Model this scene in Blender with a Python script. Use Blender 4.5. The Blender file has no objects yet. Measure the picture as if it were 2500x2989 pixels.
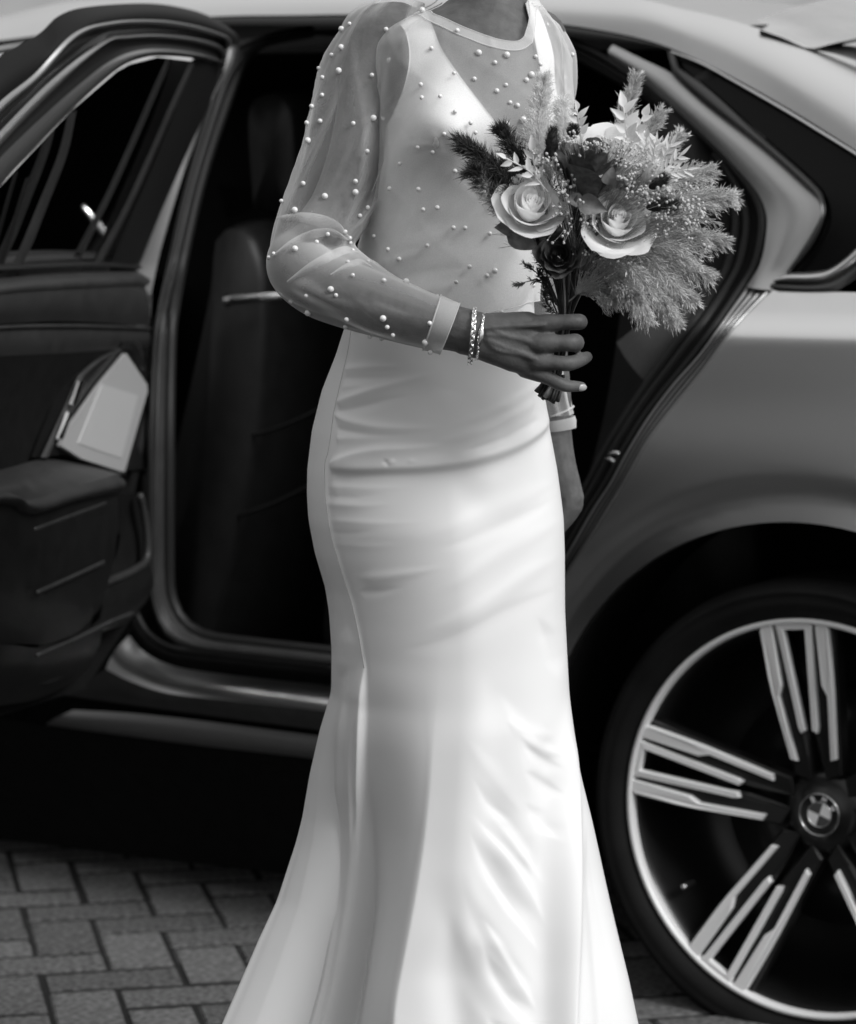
import bpy, bmesh, math, random
import numpy as np
from mathutils import Vector, Matrix
from mathutils.geometry import delaunay_2d_cdt
from mathutils.bvhtree import BVHTree

random.seed(7); np.random.seed(7)
S = bpy.context.scene
COL = S.collection

# ------------------------------------------------------------------ camera, sky, sun, exposure
F, CX, CY, HC, YH = 7800.0, 1250.0, 1494.5, 1.23, 680.0     # the photograph's own pixel frame (2500 x 2989)
PITCH = math.atan((CY - YH) / F)
cam = bpy.data.cameras.new('camera')
camo = bpy.data.objects.new('camera', cam); COL.objects.link(camo)
camo.location = (0, 0, HC); camo.rotation_euler = (math.pi/2 - PITCH, 0, 0)
cam.sensor_fit = 'VERTICAL'; cam.sensor_height = 36.0; cam.sensor_width = 36.0
cam.lens = F / 2989.0 * 36.0
cam.clip_start = 0.05; cam.clip_end = 500
cam.dof.use_dof = True; cam.dof.focus_distance = 3.13; cam.dof.aperture_fstop = 5.4
S.camera = camo

OVERCAST = 5.0
SUN_EL, SUN_AZ = math.radians(37), math.radians(50)          # azimuth: from behind the camera towards the right
w = bpy.data.worlds.new('World'); S.world = w; w.use_nodes = True
nt = w.node_tree; nt.nodes.clear()
sky = nt.nodes.new('ShaderNodeTexSky'); sky.sky_type = 'NISHITA'; sky.sun_disc = False
sky.sun_elevation = SUN_EL; sky.sun_rotation = math.pi - SUN_AZ; sky.air_density = 1.0; sky.dust_density = 4.0
bw = nt.nodes.new('ShaderNodeRGBToBW'); bg = nt.nodes.new('ShaderNodeBackground'); wo = nt.nodes.new('ShaderNodeOutputWorld')
# a closed cloud layer over the clear sky: three times as bright overhead as at the horizon (the standard overcast sky)
tcw = nt.nodes.new('ShaderNodeTexCoord'); sxyz = nt.nodes.new('ShaderNodeSeparateXYZ'); nt.links.new(tcw.outputs['Generated'], sxyz.inputs[0])
cl = nt.nodes.new('ShaderNodeMapRange'); cl.inputs['From Min'].default_value = 0.0; cl.inputs['From Max'].default_value = 1.0
cl.inputs['To Min'].default_value = OVERCAST/3; cl.inputs['To Max'].default_value = OVERCAST
nt.links.new(sxyz.outputs['Z'], cl.inputs[0])
mxs = nt.nodes.new('ShaderNodeMix'); mxs.data_type = 'FLOAT'; mxs.inputs[0].default_value = 0.85
bg.inputs['Strength'].default_value = 0.12
nt.links.new(sky.outputs[0], bw.inputs[0]); nt.links.new(bw.outputs[0], mxs.inputs[2]); nt.links.new(cl.outputs[0], mxs.inputs[3])
nt.links.new(mxs.outputs[0], bg.inputs[0]); nt.links.new(bg.outputs[0], wo.inputs[0])
sl = bpy.data.lights.new('sun', 'SUN'); sl.energy = 1.5; sl.angle = math.radians(22); sl.color = (1, 1, 1)
so = bpy.data.objects.new('sun', sl); COL.objects.link(so)
to_sun = Vector((math.sin(SUN_AZ)*math.cos(SUN_EL), -math.cos(SUN_AZ)*math.cos(SUN_EL), math.sin(SUN_EL)))
so.rotation_euler = to_sun.to_track_quat('Z', 'Y').to_euler(); so.location = (3, -3, 6)
S.view_settings.view_transform = 'Standard'; S.view_settings.look = 'None'
S.view_settings.exposure = 0.82; S.view_settings.gamma = 1.0; S.view_settings.use_curve_mapping = False
S.render.engine = 'CYCLES'
S.cycles.use_denoising = True
S.cycles.transparent_max_bounces = 24; S.cycles.max_bounces = 10

# ------------------------------------------------------------------ from pixels of the photograph to points in the place
cp, sp = math.cos(PITCH), math.sin(PITCH)
def ray(px, py):
    u = (px - CX) / F; v = (CY - py) / F
    d = np.array([u, cp + v*sp, -sp + v*cp])
    return d / d[1]
CAM = np.array([0, 0, HC])
def P(px, py, Y):
    return CAM + ray(px, py) * Y
def project(p):
    q = np.asarray(p, float) - CAM
    f = q[..., 1]*cp - q[..., 2]*sp; u = q[..., 0]/f; v = (q[..., 1]*sp + q[..., 2]*cp)/f
    return CX + u*F, CY - v*F

# ------------------------------------------------------------------ materials
def mat(name, base=0.5, rough=0.5, metal=0.0, spec=0.5, var=0.0, vscale=20.0, bump=0.0, bscale=200.0, coat=0.0, coat_rough=0.1,
        sss=0.0, sheen=0.0, transl=0.0, stretch=None, bdist=0.001):
    m = bpy.data.materials.new(name); m.use_nodes = True
    n = m.node_tree.nodes; l = m.node_tree.links
    b = n['Principled BSDF']
    b.inputs['Base Color'].default_value = (base, base, base, 1)
    b.inputs['Roughness'].default_value = rough; b.inputs['Metallic'].default_value = metal
    b.inputs['Specular IOR Level'].default_value = spec
    b.inputs['Coat Weight'].default_value = coat; b.inputs['Coat Roughness'].default_value = coat_rough
    b.inputs['Sheen Weight'].default_value = sheen
    if sss:
        b.inputs['Subsurface Weight'].default_value = sss
        b.inputs['Subsurface Radius'].default_value = (0.006, 0.006, 0.006)
        b.inputs['Subsurface Scale'].default_value = 1.0
    tc = n.new('ShaderNodeTexCoord'); src = tc.outputs['Object']
    if stretch:
        mp = n.new('ShaderNodeMapping'); mp.inputs['Scale'].default_value = stretch
        l.new(src, mp.inputs[0]); src = mp.outputs[0]
    if var:
        t = n.new('ShaderNodeTexNoise'); t.inputs['Scale'].default_value = vscale; t.inputs['Detail'].default_value = 6
        l.new(src, t.inputs['Vector'])
        r = n.new('ShaderNodeMapRange'); r.inputs['From Min'].default_value = 0.3; r.inputs['From Max'].default_value = 0.7
        r.inputs['To Min'].default_value = base*(1-var); r.inputs['To Max'].default_value = base*(1+var)
        l.new(t.outputs['Fac'], r.inputs[0])
        l.new(r.outputs[0], b.inputs['Base Color'])
    if bump:
        t2 = n.new('ShaderNodeTexNoise'); t2.inputs['Scale'].default_value = bscale; t2.inputs['Detail'].default_value = 4
        l.new(src, t2.inputs['Vector'])
        bp = n.new('ShaderNodeBump'); bp.inputs['Strength'].default_value = bump; bp.inputs['Distance'].default_value = bdist
        l.new(t2.outputs['Fac'], bp.inputs['Height']); l.new(bp.outputs[0], b.inputs['Normal'])
    if transl:
        tr = n.new('ShaderNodeBsdfTranslucent'); tr.inputs[0].default_value = (base, base, base, 1)
        mx = n.new('ShaderNodeMixShader'); mx.inputs[0].default_value = transl
        l.new(b.outputs[0], mx.inputs[1]); l.new(tr.outputs[0], mx.inputs[2])
        l.new(mx.outputs[0], n['Material Output'].inputs[0])
    return m

def sheer_mat(name, lo, hi, power, base=0.85):
    """Fine white tulle: mostly holes seen square on, closing up where it is seen at a slant."""
    m = bpy.data.materials.new(name); m.use_nodes = True
    n = m.node_tree.nodes; l = m.node_tree.links; n.remove(n['Principled BSDF'])
    tr = n.new('ShaderNodeBsdfTransparent')
    df = n.new('ShaderNodeBsdfDiffuse'); df.inputs[0].default_value = (base, base, base, 1)
    tl = n.new('ShaderNodeBsdfTranslucent'); tl.inputs[0].default_value = (base, base, base, 1)
    mx = n.new('ShaderNodeMixShader'); mx.inputs[0].default_value = 0.4
    l.new(df.outputs[0], mx.inputs[1]); l.new(tl.outputs[0], mx.inputs[2])
    lw = n.new('ShaderNodeLayerWeight'); lw.inputs['Blend'].default_value = 0.5
    pw = n.new('ShaderNodeMath'); pw.operation = 'POWER'; pw.inputs[1].default_value = power
    mr = n.new('ShaderNodeMapRange'); mr.inputs['To Min'].default_value = lo; mr.inputs['To Max'].default_value = hi
    l.new(lw.outputs['Facing'], pw.inputs[0]); l.new(pw.outputs[0], mr.inputs[0])
    tc = n.new('ShaderNodeTexCoord'); tn = n.new('ShaderNodeTexNoise'); tn.inputs['Scale'].default_value = 900; tn.inputs['Detail'].default_value = 2
    l.new(tc.outputs['Object'], tn.inputs['Vector'])
    ad = n.new('ShaderNodeMath'); ad.operation = 'MULTIPLY_ADD'; ad.inputs[1].default_value = 0.16; ad.inputs[2].default_value = -0.08
    l.new(tn.outputs['Fac'], ad.inputs[0])
    sm = n.new('ShaderNodeMath'); sm.operation = 'ADD'; sm.use_clamp = True
    l.new(mr.outputs[0], sm.inputs[0]); l.new(ad.outputs[0], sm.inputs[1])
    m2 = n.new('ShaderNodeMixShader')
    l.new(sm.outputs[0], m2.inputs[0]); l.new(tr.outputs[0], m2.inputs[1]); l.new(mx.outputs[0], m2.inputs[2])
    l.new(m2.outputs[0], n['Material Output'].inputs[0])
    return m

def glass_mat(name, tint, refl_rough=0.02, ior=1.5):
    m = bpy.data.materials.new(name); m.use_nodes = True
    n = m.node_tree.nodes; l = m.node_tree.links; n.remove(n['Principled BSDF'])
    tr = n.new('ShaderNodeBsdfTransparent'); tr.inputs[0].default_value = (tint, tint, tint, 1)
    gl = n.new('ShaderNodeBsdfGlossy'); gl.inputs['Roughness'].default_value = refl_rough; gl.inputs[0].default_value = (1, 1, 1, 1)
    fr = n.new('ShaderNodeFresnel'); fr.inputs['IOR'].default_value = ior
    mx = n.new('ShaderNodeMixShader')
    l.new(fr.outputs[0], mx.inputs[0]); l.new(tr.outputs[0], mx.inputs[1]); l.new(gl.outputs[0], mx.inputs[2])
    l.new(mx.outputs[0], n['Material Output'].inputs[0])
    return m

M = {}
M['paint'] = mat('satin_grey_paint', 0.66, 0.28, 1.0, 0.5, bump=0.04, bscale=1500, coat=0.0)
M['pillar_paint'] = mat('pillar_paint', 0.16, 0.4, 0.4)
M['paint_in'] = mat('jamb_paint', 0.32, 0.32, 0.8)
M['black'] = mat('gloss_black_trim', 0.012, 0.22, 0, 0.5)
M['rubber'] = mat('rubber_seal', 0.012, 0.50, 0, 0.28, bump=0.1, bscale=300)
M['dark_glass'] = mat('dark_glass', 0.003, 0.12, 0, 0.12)
M['frame_black'] = mat('matt_black_frame', 0.008, 0.6, 0, 0.12)
M['tyre'] = mat('tyre_rubber', 0.007, 0.7, 0, 0.18, var=0.3, vscale=14, bump=0.3, bscale=240)
M['chrome'] = mat('bright_metal', 0.75, 0.16, 1.0)
M['satinmetal'] = mat('satin_metal_trim', 0.55, 0.30, 1.0)
M['machined'] = mat('machined_alloy', 0.85, 0.45, 0.15, bump=0.03, bscale=900)
M['wheelblack'] = mat('wheel_gloss_black', 0.010, 0.28, 0, 0.45)
M['leather'] = mat('dark_leather', 0.030, 0.48, 0, 0.4, var=0.2, vscale=30, bump=0.25, bscale=900, bdist=0.0006)
M['leather2'] = mat('seat_leather', 0.009, 0.42, 0, 0.26, var=0.2, vscale=30, bump=0.3, bscale=700, bdist=0.0008)
M['dark'] = mat('dark_lining', 0.006, 0.9, 0, 0.1, var=0.2, vscale=40)
M['fabric_grey'] = mat('grey_lining', 0.055, 0.9, 0, 0.1, var=0.15, vscale=300)
M['brushed'] = mat('brushed_speaker_metal', 0.50, 0.45, 0.4, bump=0.05, bscale=1200)
M['glass'] = glass_mat('tinted_glass', 0.58)
M['glass_far'] = glass_mat('far_tinted_glass', 0.8)
M['rearglass'] = mat('rear_window_glass', 0.55, 0.14, 0.8, 1.0, var=0.2, vscale=6)
M['satin'] = mat('ivory_satin', 0.80, 0.40, 0, 0.35, bump=0.10, bscale=1800, bdist=0.0004, sheen=0.15)
M['thread'] = mat('seam_thread', 0.55, 0.7)
M['sheer'] = sheer_mat('white_tulle', 0.11, 0.97, 1.45)
M['sheer2'] = sheer_mat('white_tulle_bodice', 0.36, 0.88, 2.2)
M['band'] = sheer_mat('tulle_band', 0.46, 0.95, 1.8)
M['skin'] = mat('skin', 0.092, 0.55, 0, 0.32, var=0.22, vscale=70, bump=0.5, bscale=300, bdist=0.0009, sss=0.12)
M['nail'] = mat('fingernail', 0.42, 0.25, 0, 0.5)
M['hair'] = mat('hair', 0.03, 0.5, 0, 0.4, bump=0.5, bscale=300, stretch=(1, 1, 0.1))
M['pearl'] = mat('pearl', 0.72, 0.18, 0, 0.6, coat=0.6, coat_rough=0.08)
M['silver'] = mat('silver', 0.85, 0.12, 1.0)
M['petal'] = mat('white_petal', 0.93, 0.6, 0, 0.2, var=0.04, vscale=60, bump=0.15, bscale=500, transl=0.5, bdist=0.0006)
M['petal_dark'] = mat('dried_dark_petal', 0.085, 0.55, 0, 0.35, var=0.6, vscale=120, bump=0.6, bscale=260, bdist=0.0010, transl=0.05)
M['petal_mid'] = mat('dried_grey_petal', 0.16, 0.6, 0, 0.3, var=0.3, vscale=120, bump=0.5, bscale=260, bdist=0.001, transl=0.1)
M['plume_light'] = mat('pale_plume', 0.62, 0.8, 0, 0.2, var=0.35, vscale=60, transl=0.25)
M['plume_mid'] = mat('grey_plume', 0.52, 0.8, 0, 0.2, var=0.45, vscale=60, transl=0.2)
M['plume_dark'] = mat('brown_plume', 0.055, 0.8, 0, 0.2, var=0.5, vscale=60, transl=0.15)
M['plume_white'] = mat('white_plume', 0.85, 0.9, 0, 0.1, transl=0.35)
M['leaf_white'] = mat('bleached_leaf', 0.80, 0.6, 0, 0.2, transl=0.3, var=0.06, vscale=80)
M['bud'] = mat('gypsophila_bud', 0.62, 0.7, 0, 0.2, var=0.2, vscale=900, bump=0.6, bscale=1200, transl=0.15)
M['tail_dark'] = mat('dark_bunny_tail', 0.03, 0.8, 0, 0.2, var=0.4, vscale=200)
M['tail_white'] = mat('white_bunny_tail', 0.75, 0.8, 0, 0.2, transl=0.3)
M['stem'] = mat('dry_stem', 0.045, 0.6, 0, 0.3, var=0.6, vscale=80)
M['stem_pale'] = mat('pale_stem', 0.32, 0.6, 0, 0.3, var=0.4, vscale=80)
M['brick'] = mat('concrete_paver', 0.105, 0.85, 0, 0.3, var=0.75, vscale=85, bump=0.6, bscale=260, bdist=0.003)
M['brick2'] = mat('concrete_paver_dark', 0.085, 0.85, 0, 0.3, var=0.75, vscale=80, bump=0.6, bscale=240, bdist=0.003)
M['brick3'] = mat('concrete_paver_pale', 0.125, 0.85, 0, 0.3, var=0.6, vscale=76, bump=0.6, bscale=280, bdist=0.003)
M['joint'] = mat('joint_sand', 0.018, 0.95, 0, 0.2, var=0.4, vscale=200, bump=0.6, bscale=500, bdist=0.003)
M['render'] = mat('pale_wall_render', 0.42, 0.85, 0, 0.2, var=0.1, vscale=3, bump=0.3, bscale=60, bdist=0.004)
M['brickwall'] = mat('dark_brickwork', 0.07, 0.85, 0, 0.2, var=0.25, vscale=9, bump=0.4, bscale=40, bdist=0.01)
M['winframe'] = mat('white_window_frame', 0.8, 0.5)
M['houseglass'] = mat('house_window_glass', 0.03, 0.05, 0, 0.8)

# ------------------------------------------------------------------ mesh helpers
def mesh_obj(name, verts, faces, m, parent=None, smooth=True, stuff=False):
    me = bpy.data.meshes.new(name)
    me.from_pydata([tuple(map(float, v)) for v in verts], [], [tuple(int(i) for i in f) for f in faces])
    me.update()
    if smooth:
        me.polygons.foreach_set('use_smooth', [True]*len(me.polygons))
    me.materials.append(m if not isinstance(m, str) else M[m])
    o = bpy.data.objects.new(name, me); COL.objects.link(o)
    if parent is not None:
        o.parent = parent
        if parent.type == 'EMPTY':
            o.matrix_parent_inverse = Matrix.Translation(-Vector(parent.location))
    if stuff: o['kind'] = 'stuff'
    return o
def place_copy(src, parent, loc=None, mtx=None):
    o = src.copy(); COL.objects.link(o); o.parent = parent
    if parent is not None and parent.type == 'EMPTY':
        o.matrix_parent_inverse = Matrix.Translation(-Vector(parent.location))
    if mtx is not None: o.matrix_basis = mtx
    elif loc is not None: o.location = loc
    return o
def thing(name, label, cat, loc=(0, 0, 0), group=None):
    o = bpy.data.objects.new(name, None); COL.objects.link(o)
    o.location = tuple(float(x) for x in loc); o['label'] = label; o['category'] = cat; o.empty_display_size = 0.1
    if group: o['group'] = group
    return o
class MB:
    def __init__(s): s.v = []; s.f = []
    def add(s, v, f):
        k = len(s.v); s.v.extend([tuple(map(float, q)) for q in v]); s.f.extend([tuple(int(i)+k for i in q) for q in f]); return s
    def build(s, name, m, parent=None, **k): return mesh_obj(name, s.v, s.f, m, parent, **k)

def resample(pts, n, smooth=True):
    p = np.asarray(pts, float)
    if smooth and len(p) > 2:
        out = []
        q = np.vstack([2*p[0]-p[1], p, 2*p[-1]-p[-2]])
        for i in range(1, len(q)-2):
            a, b, c, d = q[i-1], q[i], q[i+1], q[i+2]
            for t in np.linspace(0, 1, 12, endpoint=False):
                out.append(0.5*((2*b) + (-a+c)*t + (2*a-5*b+4*c-d)*t*t + (-a+3*b-3*c+d)*t**3))
        out.append(p[-1]); p = np.array(out)
    s = np.concatenate([[0], np.cumsum(np.linalg.norm(np.diff(p, axis=0), axis=1))])
    t = np.linspace(0, s[-1], n)
    return np.stack([np.interp(t, s, p[:, k]) for k in range(p.shape[1])], 1)

def grid_faces(m, n, closed=False):
    f = []
    for i in range(m-1):
        for j in range(n-1): f.append((i*n+j, i*n+j+1, (i+1)*n+j+1, (i+1)*n+j))
        if closed: f.append((i*n+n-1, i*n, (i+1)*n, (i+1)*n+n-1))
    return f
def loft(curves, closed=False):
    c = [np.asarray(x, float) for x in curves]
    return np.vstack(c), grid_faces(len(c), len(c[0]), closed)
def tube(pts, rad, seg=10, caps=True, flat=1.0, side=None):
    p = np.asarray(pts, float); n = len(p)
    r = np.full(n, rad) if np.isscalar(rad) else np.asarray(rad, float)
    t = np.gradient(p, axis=0); t /= np.linalg.norm(t, axis=1)[:, None] + 1e-12
    a = np.array([0, 0, 1.0]) if side is None else np.asarray(side, float)
    if abs(a @ t[0]) > 0.95: a = np.array([1.0, 0, 0])
    vs = []; x = a - t[0]*(a @ t[0]); x /= np.linalg.norm(x)
    for i in range(n):
        x = x - t[i]*(x @ t[i]); x /= np.linalg.norm(x) + 1e-12
        y = np.cross(t[i], x)
        for k in range(seg):
            th = 2*math.pi*k/seg
            vs.append(p[i] + r[i]*(x*math.cos(th) + y*flat*math.sin(th)))
    f = grid_faces(n, seg, True)
    if caps:
        k = len(vs); vs.append(p[0] - t[0]*r[0]*0.3); vs.append(p[-1] + t[-1]*r[-1]*0.3)
        for j in range(seg):
            f.append((k, (j+1) % seg, j)); f.append((k+1, (n-1)*seg+j, (n-1)*seg+(j+1) % seg))
    return vs, f
def sphere(c, r, seg=16, rings=10, axes=None):
    c = np.asarray(c, float); r = np.full(3, r) if np.isscalar(r) else np.asarray(r, float)
    A = np.eye(3) if axes is None else np.asarray(axes, float)
    v = [c + A.T @ (r*np.array([0, 0, 1.0]))]
    for i in range(1, rings):
        ph = math.pi*i/rings
        for j in range(seg):
            th = 2*math.pi*j/seg
            v.append(c + A.T @ (r*np.array([math.sin(ph)*math.cos(th), math.sin(ph)*math.sin(th), math.cos(ph)])))
    v.append(c + A.T @ (r*np.array([0, 0, -1.0])))
    f = [(0, 1+j, 1+(j+1) % seg) for j in range(seg)]
    for i in range(rings-2):
        for j in range(seg):
            a = 1+i*seg+j; b = 1+i*seg+(j+1) % seg
            f.append((a, a+seg, b+seg, b))
    k = 1+(rings-2)*seg
    f += [(k+j, len(v)-1, k+(j+1) % seg) for j in range(seg)]
    return v, f
def frame_of(z, up=(0, 0, 1)):
    z = np.asarray(z, float); z = z/np.linalg.norm(z); u = np.asarray(up, float)
    if abs(u @ z) > 0.98: u = np.array([1.0, 0, 0])
    x = np.cross(u, z); x /= np.linalg.norm(x); y = np.cross(z, x)
    return x, y, z
def box(c, d, R=None):
    c = np.asarray(c, float); d = np.asarray(d, float)/2
    R = np.eye(3) if R is None else np.asarray(R, float)
    v = [c + R.T @ (d*np.array([x, y, z])) for x in (-1, 1) for y in (-1, 1) for z in (-1, 1)]
    return v, [(0, 1, 3, 2), (4, 6, 7, 5), (0, 4, 5, 1), (2, 3, 7, 6), (0, 2, 6, 4), (1, 5, 7, 3)]
def inside(poly, pts):
    poly = np.asarray(poly, float); x, y = pts[:, 0], pts[:, 1]; c = np.zeros(len(pts), bool)
    j = len(poly)-1
    for i in range(len(poly)):
        xi, yi = poly[i]; xj, yj = poly[j]
        hit = ((yi > y) != (yj > y)) & (x < (xj-xi)*(y-yi)/(yj-yi+1e-15)+xi)
        c ^= hit; j = i
    return c
def seg_dist(poly, pts, closed=False):
    """Distance of points to a polyline, with side sign, and the place along it (0..1)."""
    poly = np.asarray(poly, float); best = np.full(len(pts), 1e9); sg = np.ones(len(pts)); tt = np.zeros(len(pts))
    L = np.concatenate([[0], np.cumsum(np.linalg.norm(np.diff(poly, axis=0), axis=1))])
    idx = list(range(len(poly)-1)) + ([len(poly)-1] if closed else [])
    for i in idx:
        a = poly[i]; b = poly[(i+1) % len(poly)]; ab = b-a; l2 = ab @ ab + 1e-15
        t = np.clip(((pts-a) @ ab)/l2, 0, 1); q = a + t[:, None]*ab; d = pts-q
        dist = np.hypot(d[:, 0], d[:, 1]); m = dist < best
        best[m] = dist[m]; sg[m] = np.sign(ab[0]*d[m, 1]-ab[1]*d[m, 0]); tt[m] = (L[min(i, len(L)-1)] + t[m]*math.sqrt(l2))/L[-1]
    return best, sg, tt
def patch(outline, fn, step, flange=None, holes=()):
    """A sheet over a plane outline (with grid points inside it) lifted into space by fn; flange = vector of a folded edge."""
    ol = np.asarray(outline, float); pts = list(map(tuple, ol)); n = len(pts)
    edges = [(i, (i+1) % n) for i in range(n)]
    for h in holes:
        k = len(pts); pts += list(map(tuple, h)); edges += [(k+i, k+(i+1) % len(h)) for i in range(len(h))]
    lo, hi = ol.min(0), ol.max(0)
    gx, gy = np.meshgrid(np.arange(lo[0]+step/2, hi[0], step), np.arange(lo[1]+step/2, hi[1], step))
    g = np.stack([gx.ravel(), gy.ravel()], 1); g[:, 0] += (np.round((g[:, 1]-lo[1])/step).astype(int) % 2)*step*0.5
    g = g[inside(ol, g)]
    if len(g): g = g[seg_dist(ol, g, True)[0] > step*0.45]
    for h in holes:
        if len(g):
            g = g[~inside(h, g)]; g = g[seg_dist(np.asarray(h, float), g, True)[0] > step*0.45]
    pts += list(map(tuple, g))
    vv, ee, ff, *_ = delaunay_2d_cdt([Vector(p) for p in pts], edges, [], 3 if holes else 1, 1e-7)
    v2 = np.array([tuple(v) for v in vv]); f = [tuple(q) for q in ff]
    v3 = np.array([fn(a, b) for a, b in v2])
    if flange is not None:
        cnt = {}
        for q in f:
            for i in range(len(q)):
                e = (q[i], q[(i+1) % len(q)]); cnt[tuple(sorted(e))] = cnt.get(tuple(sorted(e)), []) + [e]
        ring = [e[0] for e in cnt.values() if len(e) == 1]
        ids = {}; ex = []
        for a, b in ring:
            for i in (a, b):
                if i not in ids: ids[i] = len(v3)+len(ex); ex += [v3[i], v3[i]+np.asarray(flange)]
        f += [(ids[b], ids[a], ids[a]+1, ids[b]+1) for a, b in ring]
        v3 = np.vstack([v3, ex])
    return v3, f
def sm(a, b, x):
    t = np.clip((np.asarray(x, float)-a)/(b-a), 0, 1); return t*t*(3-2*t)
# ================================================================== the ground
mesh_obj('ground', [(-120, -60, -0.02), (120, -60, -0.02), (120, 160, -0.02), (-120, 160, -0.02)], [(0, 1, 2, 3)], 'brick2')['kind'] = 'structure'
pave = mesh_obj('pavement', [(-6, 1.0, -0.0035), (6, 1.0, -0.0035), (6, 12, -0.0035), (-6, 12, -0.0035)], [(0, 1, 2, 3)], 'joint')
pave['kind'] = 'structure'
BP = 0.115; BA = math.radians(12.3)
ex, ey = np.array([math.cos(BA), math.sin(BA)]), np.array([-math.sin(BA), math.cos(BA)])
g0 = P(283, 2728, 1)[:]; d0 = ray(283, 2728); g0 = CAM + d0*(HC/-d0[2]); g0 = g0[:2]
brick_me = []
for kk in range(12):
    bm = bmesh.new(); bmesh.ops.create_cube(bm, size=1.0)
    for v in bm.verts:
        v.co.x *= 2*BP-(0.009 if kk < 6 else 0.018); v.co.y *= BP-(0.018 if kk < 6 else 0.009); v.co.z = v.co.z*0.05-0.025
    bmesh.ops.bevel(bm, geom=[e for e in bm.edges if all(v.co.z > -0.01 for v in e.verts)], offset=0.003, segments=2, affect='EDGES')
    me = bpy.data.meshes.new('brick'); bm.to_mesh(me); bm.free()
    me.materials.append(M[('brick', 'brick2', 'brick3')[kk % 3]])
    if kk % 6 >= 3: me.transform(Matrix.Rotation(math.pi, 4, 'Z'))
    brick_me.append(me)
bl = []
for i in range(-26, 27):
    for j in range(-26, 27):
        k = (i+j) % 4
        if k == 0: c, rz = (i+1.0, j+0.5), 0.0
        elif k == 2: c, rz = (i+0.5, j+1.0), math.pi/2
        else: continue
        p = g0 + BP*(ex*c[0] + ey*c[1])
        px, py = project((p[0], p[1], 0))
        if -180 < px < 2150 and 2280 < py < 3120: bl.append((p, rz, py))
bl.sort(key=lambda q: -q[2])
for n_, (p, rz, py) in enumerate(bl[:300]):
    o = bpy.data.objects.new('brick', random.choice(brick_me[:6] if rz == 0.0 else brick_me[6:])); COL.objects.link(o); o.parent = pave
    o.location = (p[0]+random.uniform(-.001, .001), p[1]+random.uniform(-.001, .001), random.uniform(-.0012, .0010))
    o.rotation_euler = (random.uniform(-.006, .006), random.uniform(-.006, .006), rz+BA+random.uniform(-.008, .008))

# ================================================================== a pale building far behind the car
bld = thing('building', 'pale rendered building with white framed windows, blurred beyond the car roof', 'building', (0, 17, 0))
wall_m = MB(); wall_m.add(*box((-2, 17.2, 2.6), (34, 0.4, 5.2)))
wall_m.build('wall', 'render', bld, smooth=False)
for x in (-5.2, -1.66, 0.9, 3.6):
    fm = MB()
    for q in (((x-0.55, 16.97, 1.5), (0.12, 0.1, 1.5)), ((x+0.55, 16.97, 1.5), (0.12, 0.1, 1.5)), ((x, 16.97, 2.3), (1.22, 0.1, 0.12)), ((x, 16.96, 0.72), (1.3, 0.14, 0.1)), ((x, 16.97, 1.5), (0.06, 0.09, 1.5))):
        fm.add(*box(*q))
    wf = fm.build('window', 'winframe', bld, smooth=False)
    pm = MB(); pm.add(*box((x, 16.985, 1.5), (1.0, 0.02, 1.48))); pm.build('pane', 'houseglass', wf, smooth=False)

# ================================================================== unseen dark house, added to shade the left and mirrored in the car's side
hs = thing('house', 'unseen dark brick house over the road, added for shade and mirrored in the car side', 'house', (-6.2, -3.0, 0))
hm = MB(); hm.add(*box((-7.0, -4.0, 3.5), (1.6, 10.6, 7.0))); hm.build('wall', 'brickwall', hs, smooth=False)
rm_ = MB(); rm_.add([(-6.0, -9.7, 7.0), (-6.0, 1.4, 7.0), (-8.0, 1.4, 8.0), (-8.0, -9.7, 8.0), (-6.0, -9.7, 6.9), (-6.0, 1.4, 6.9), (-8.0, 1.4, 6.9), (-8.0, -9.7, 6.9)], [(0, 1, 2, 3), (4, 7, 6, 5), (0, 4, 5, 1), (1, 5, 6, 2), (2, 6, 7, 3), (3, 7, 4, 0)])
rm_.build('roof', 'brickwall', hs, smooth=False)
for y_ in (-7.5, -4.6, -1.7):
    fm = MB()
    for z_ in (3.9,):
        for q in (((-6.18, y_-.5, z_), (.08, .1, 1.3)), ((-6.18, y_+.5, z_), (.08, .1, 1.3)), ((-6.18, y_, z_+.62), (.08, 1.1, .1)), ((-6.16, y_, z_-.66), (.14, 1.2, .08))): fm.add(*box(*q))
    wf = fm.build('window', 'winframe', hs, smooth=False)
    pm = MB(); pm.add(*box((-6.19, y_, 3.9), (.02, 1.0, 1.2))); pm.build('pane', 'houseglass', wf, smooth=False)

# ================================================================== the car
CA = math.radians(32.0)
UF = np.array([-math.cos(CA), math.sin(CA), 0]); NO = np.array([-math.sin(CA), -math.cos(CA), 0])    # towards the front; out of the side
HUB = P(2355, 2395, 4.05); HZ = HUB[2]; OC = np.array([HUB[0], HUB[1], 0.0])
TR = 0.374
def CL(s, w_, z): return OC + UF*s - NO*w_ + np.array([0, 0, z])
def C(px, py, w_):
    d = ray(px, py); t = ((OC - CAM) @ NO - w_) / (d @ NO)
    return CAM + d*t
def to_car(p):
    q = np.asarray(p) - OC
    return q @ UF, -(q @ NO), q[2]
WZ = np.array([0.10, 0.20, 0.30, 0.45, 0.60, 0.75, 0.85, 0.90, 0.97, 1.05, 1.078, 1.10, 1.15, 1.22, 1.30, 1.45, 1.60, 1.70, 1.8])
WW = np.array([0.10, 0.05, 0.01, -0.012, -0.030, -0.044, -0.044, -0.038, -0.020, -0.006, 0.000, 0.024, 0.100, 0.125, 0.155, 0.215, 0.28, 0.34, 0.43])
_zz = np.linspace(0.1, 1.8, 681); _ww = np.interp(_zz, WZ, WW)
_k = np.hanning(13); _k /= _k.sum(); _ws = np.convolve(np.pad(_ww, 6, 'edge'), _k, 'valid')
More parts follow.
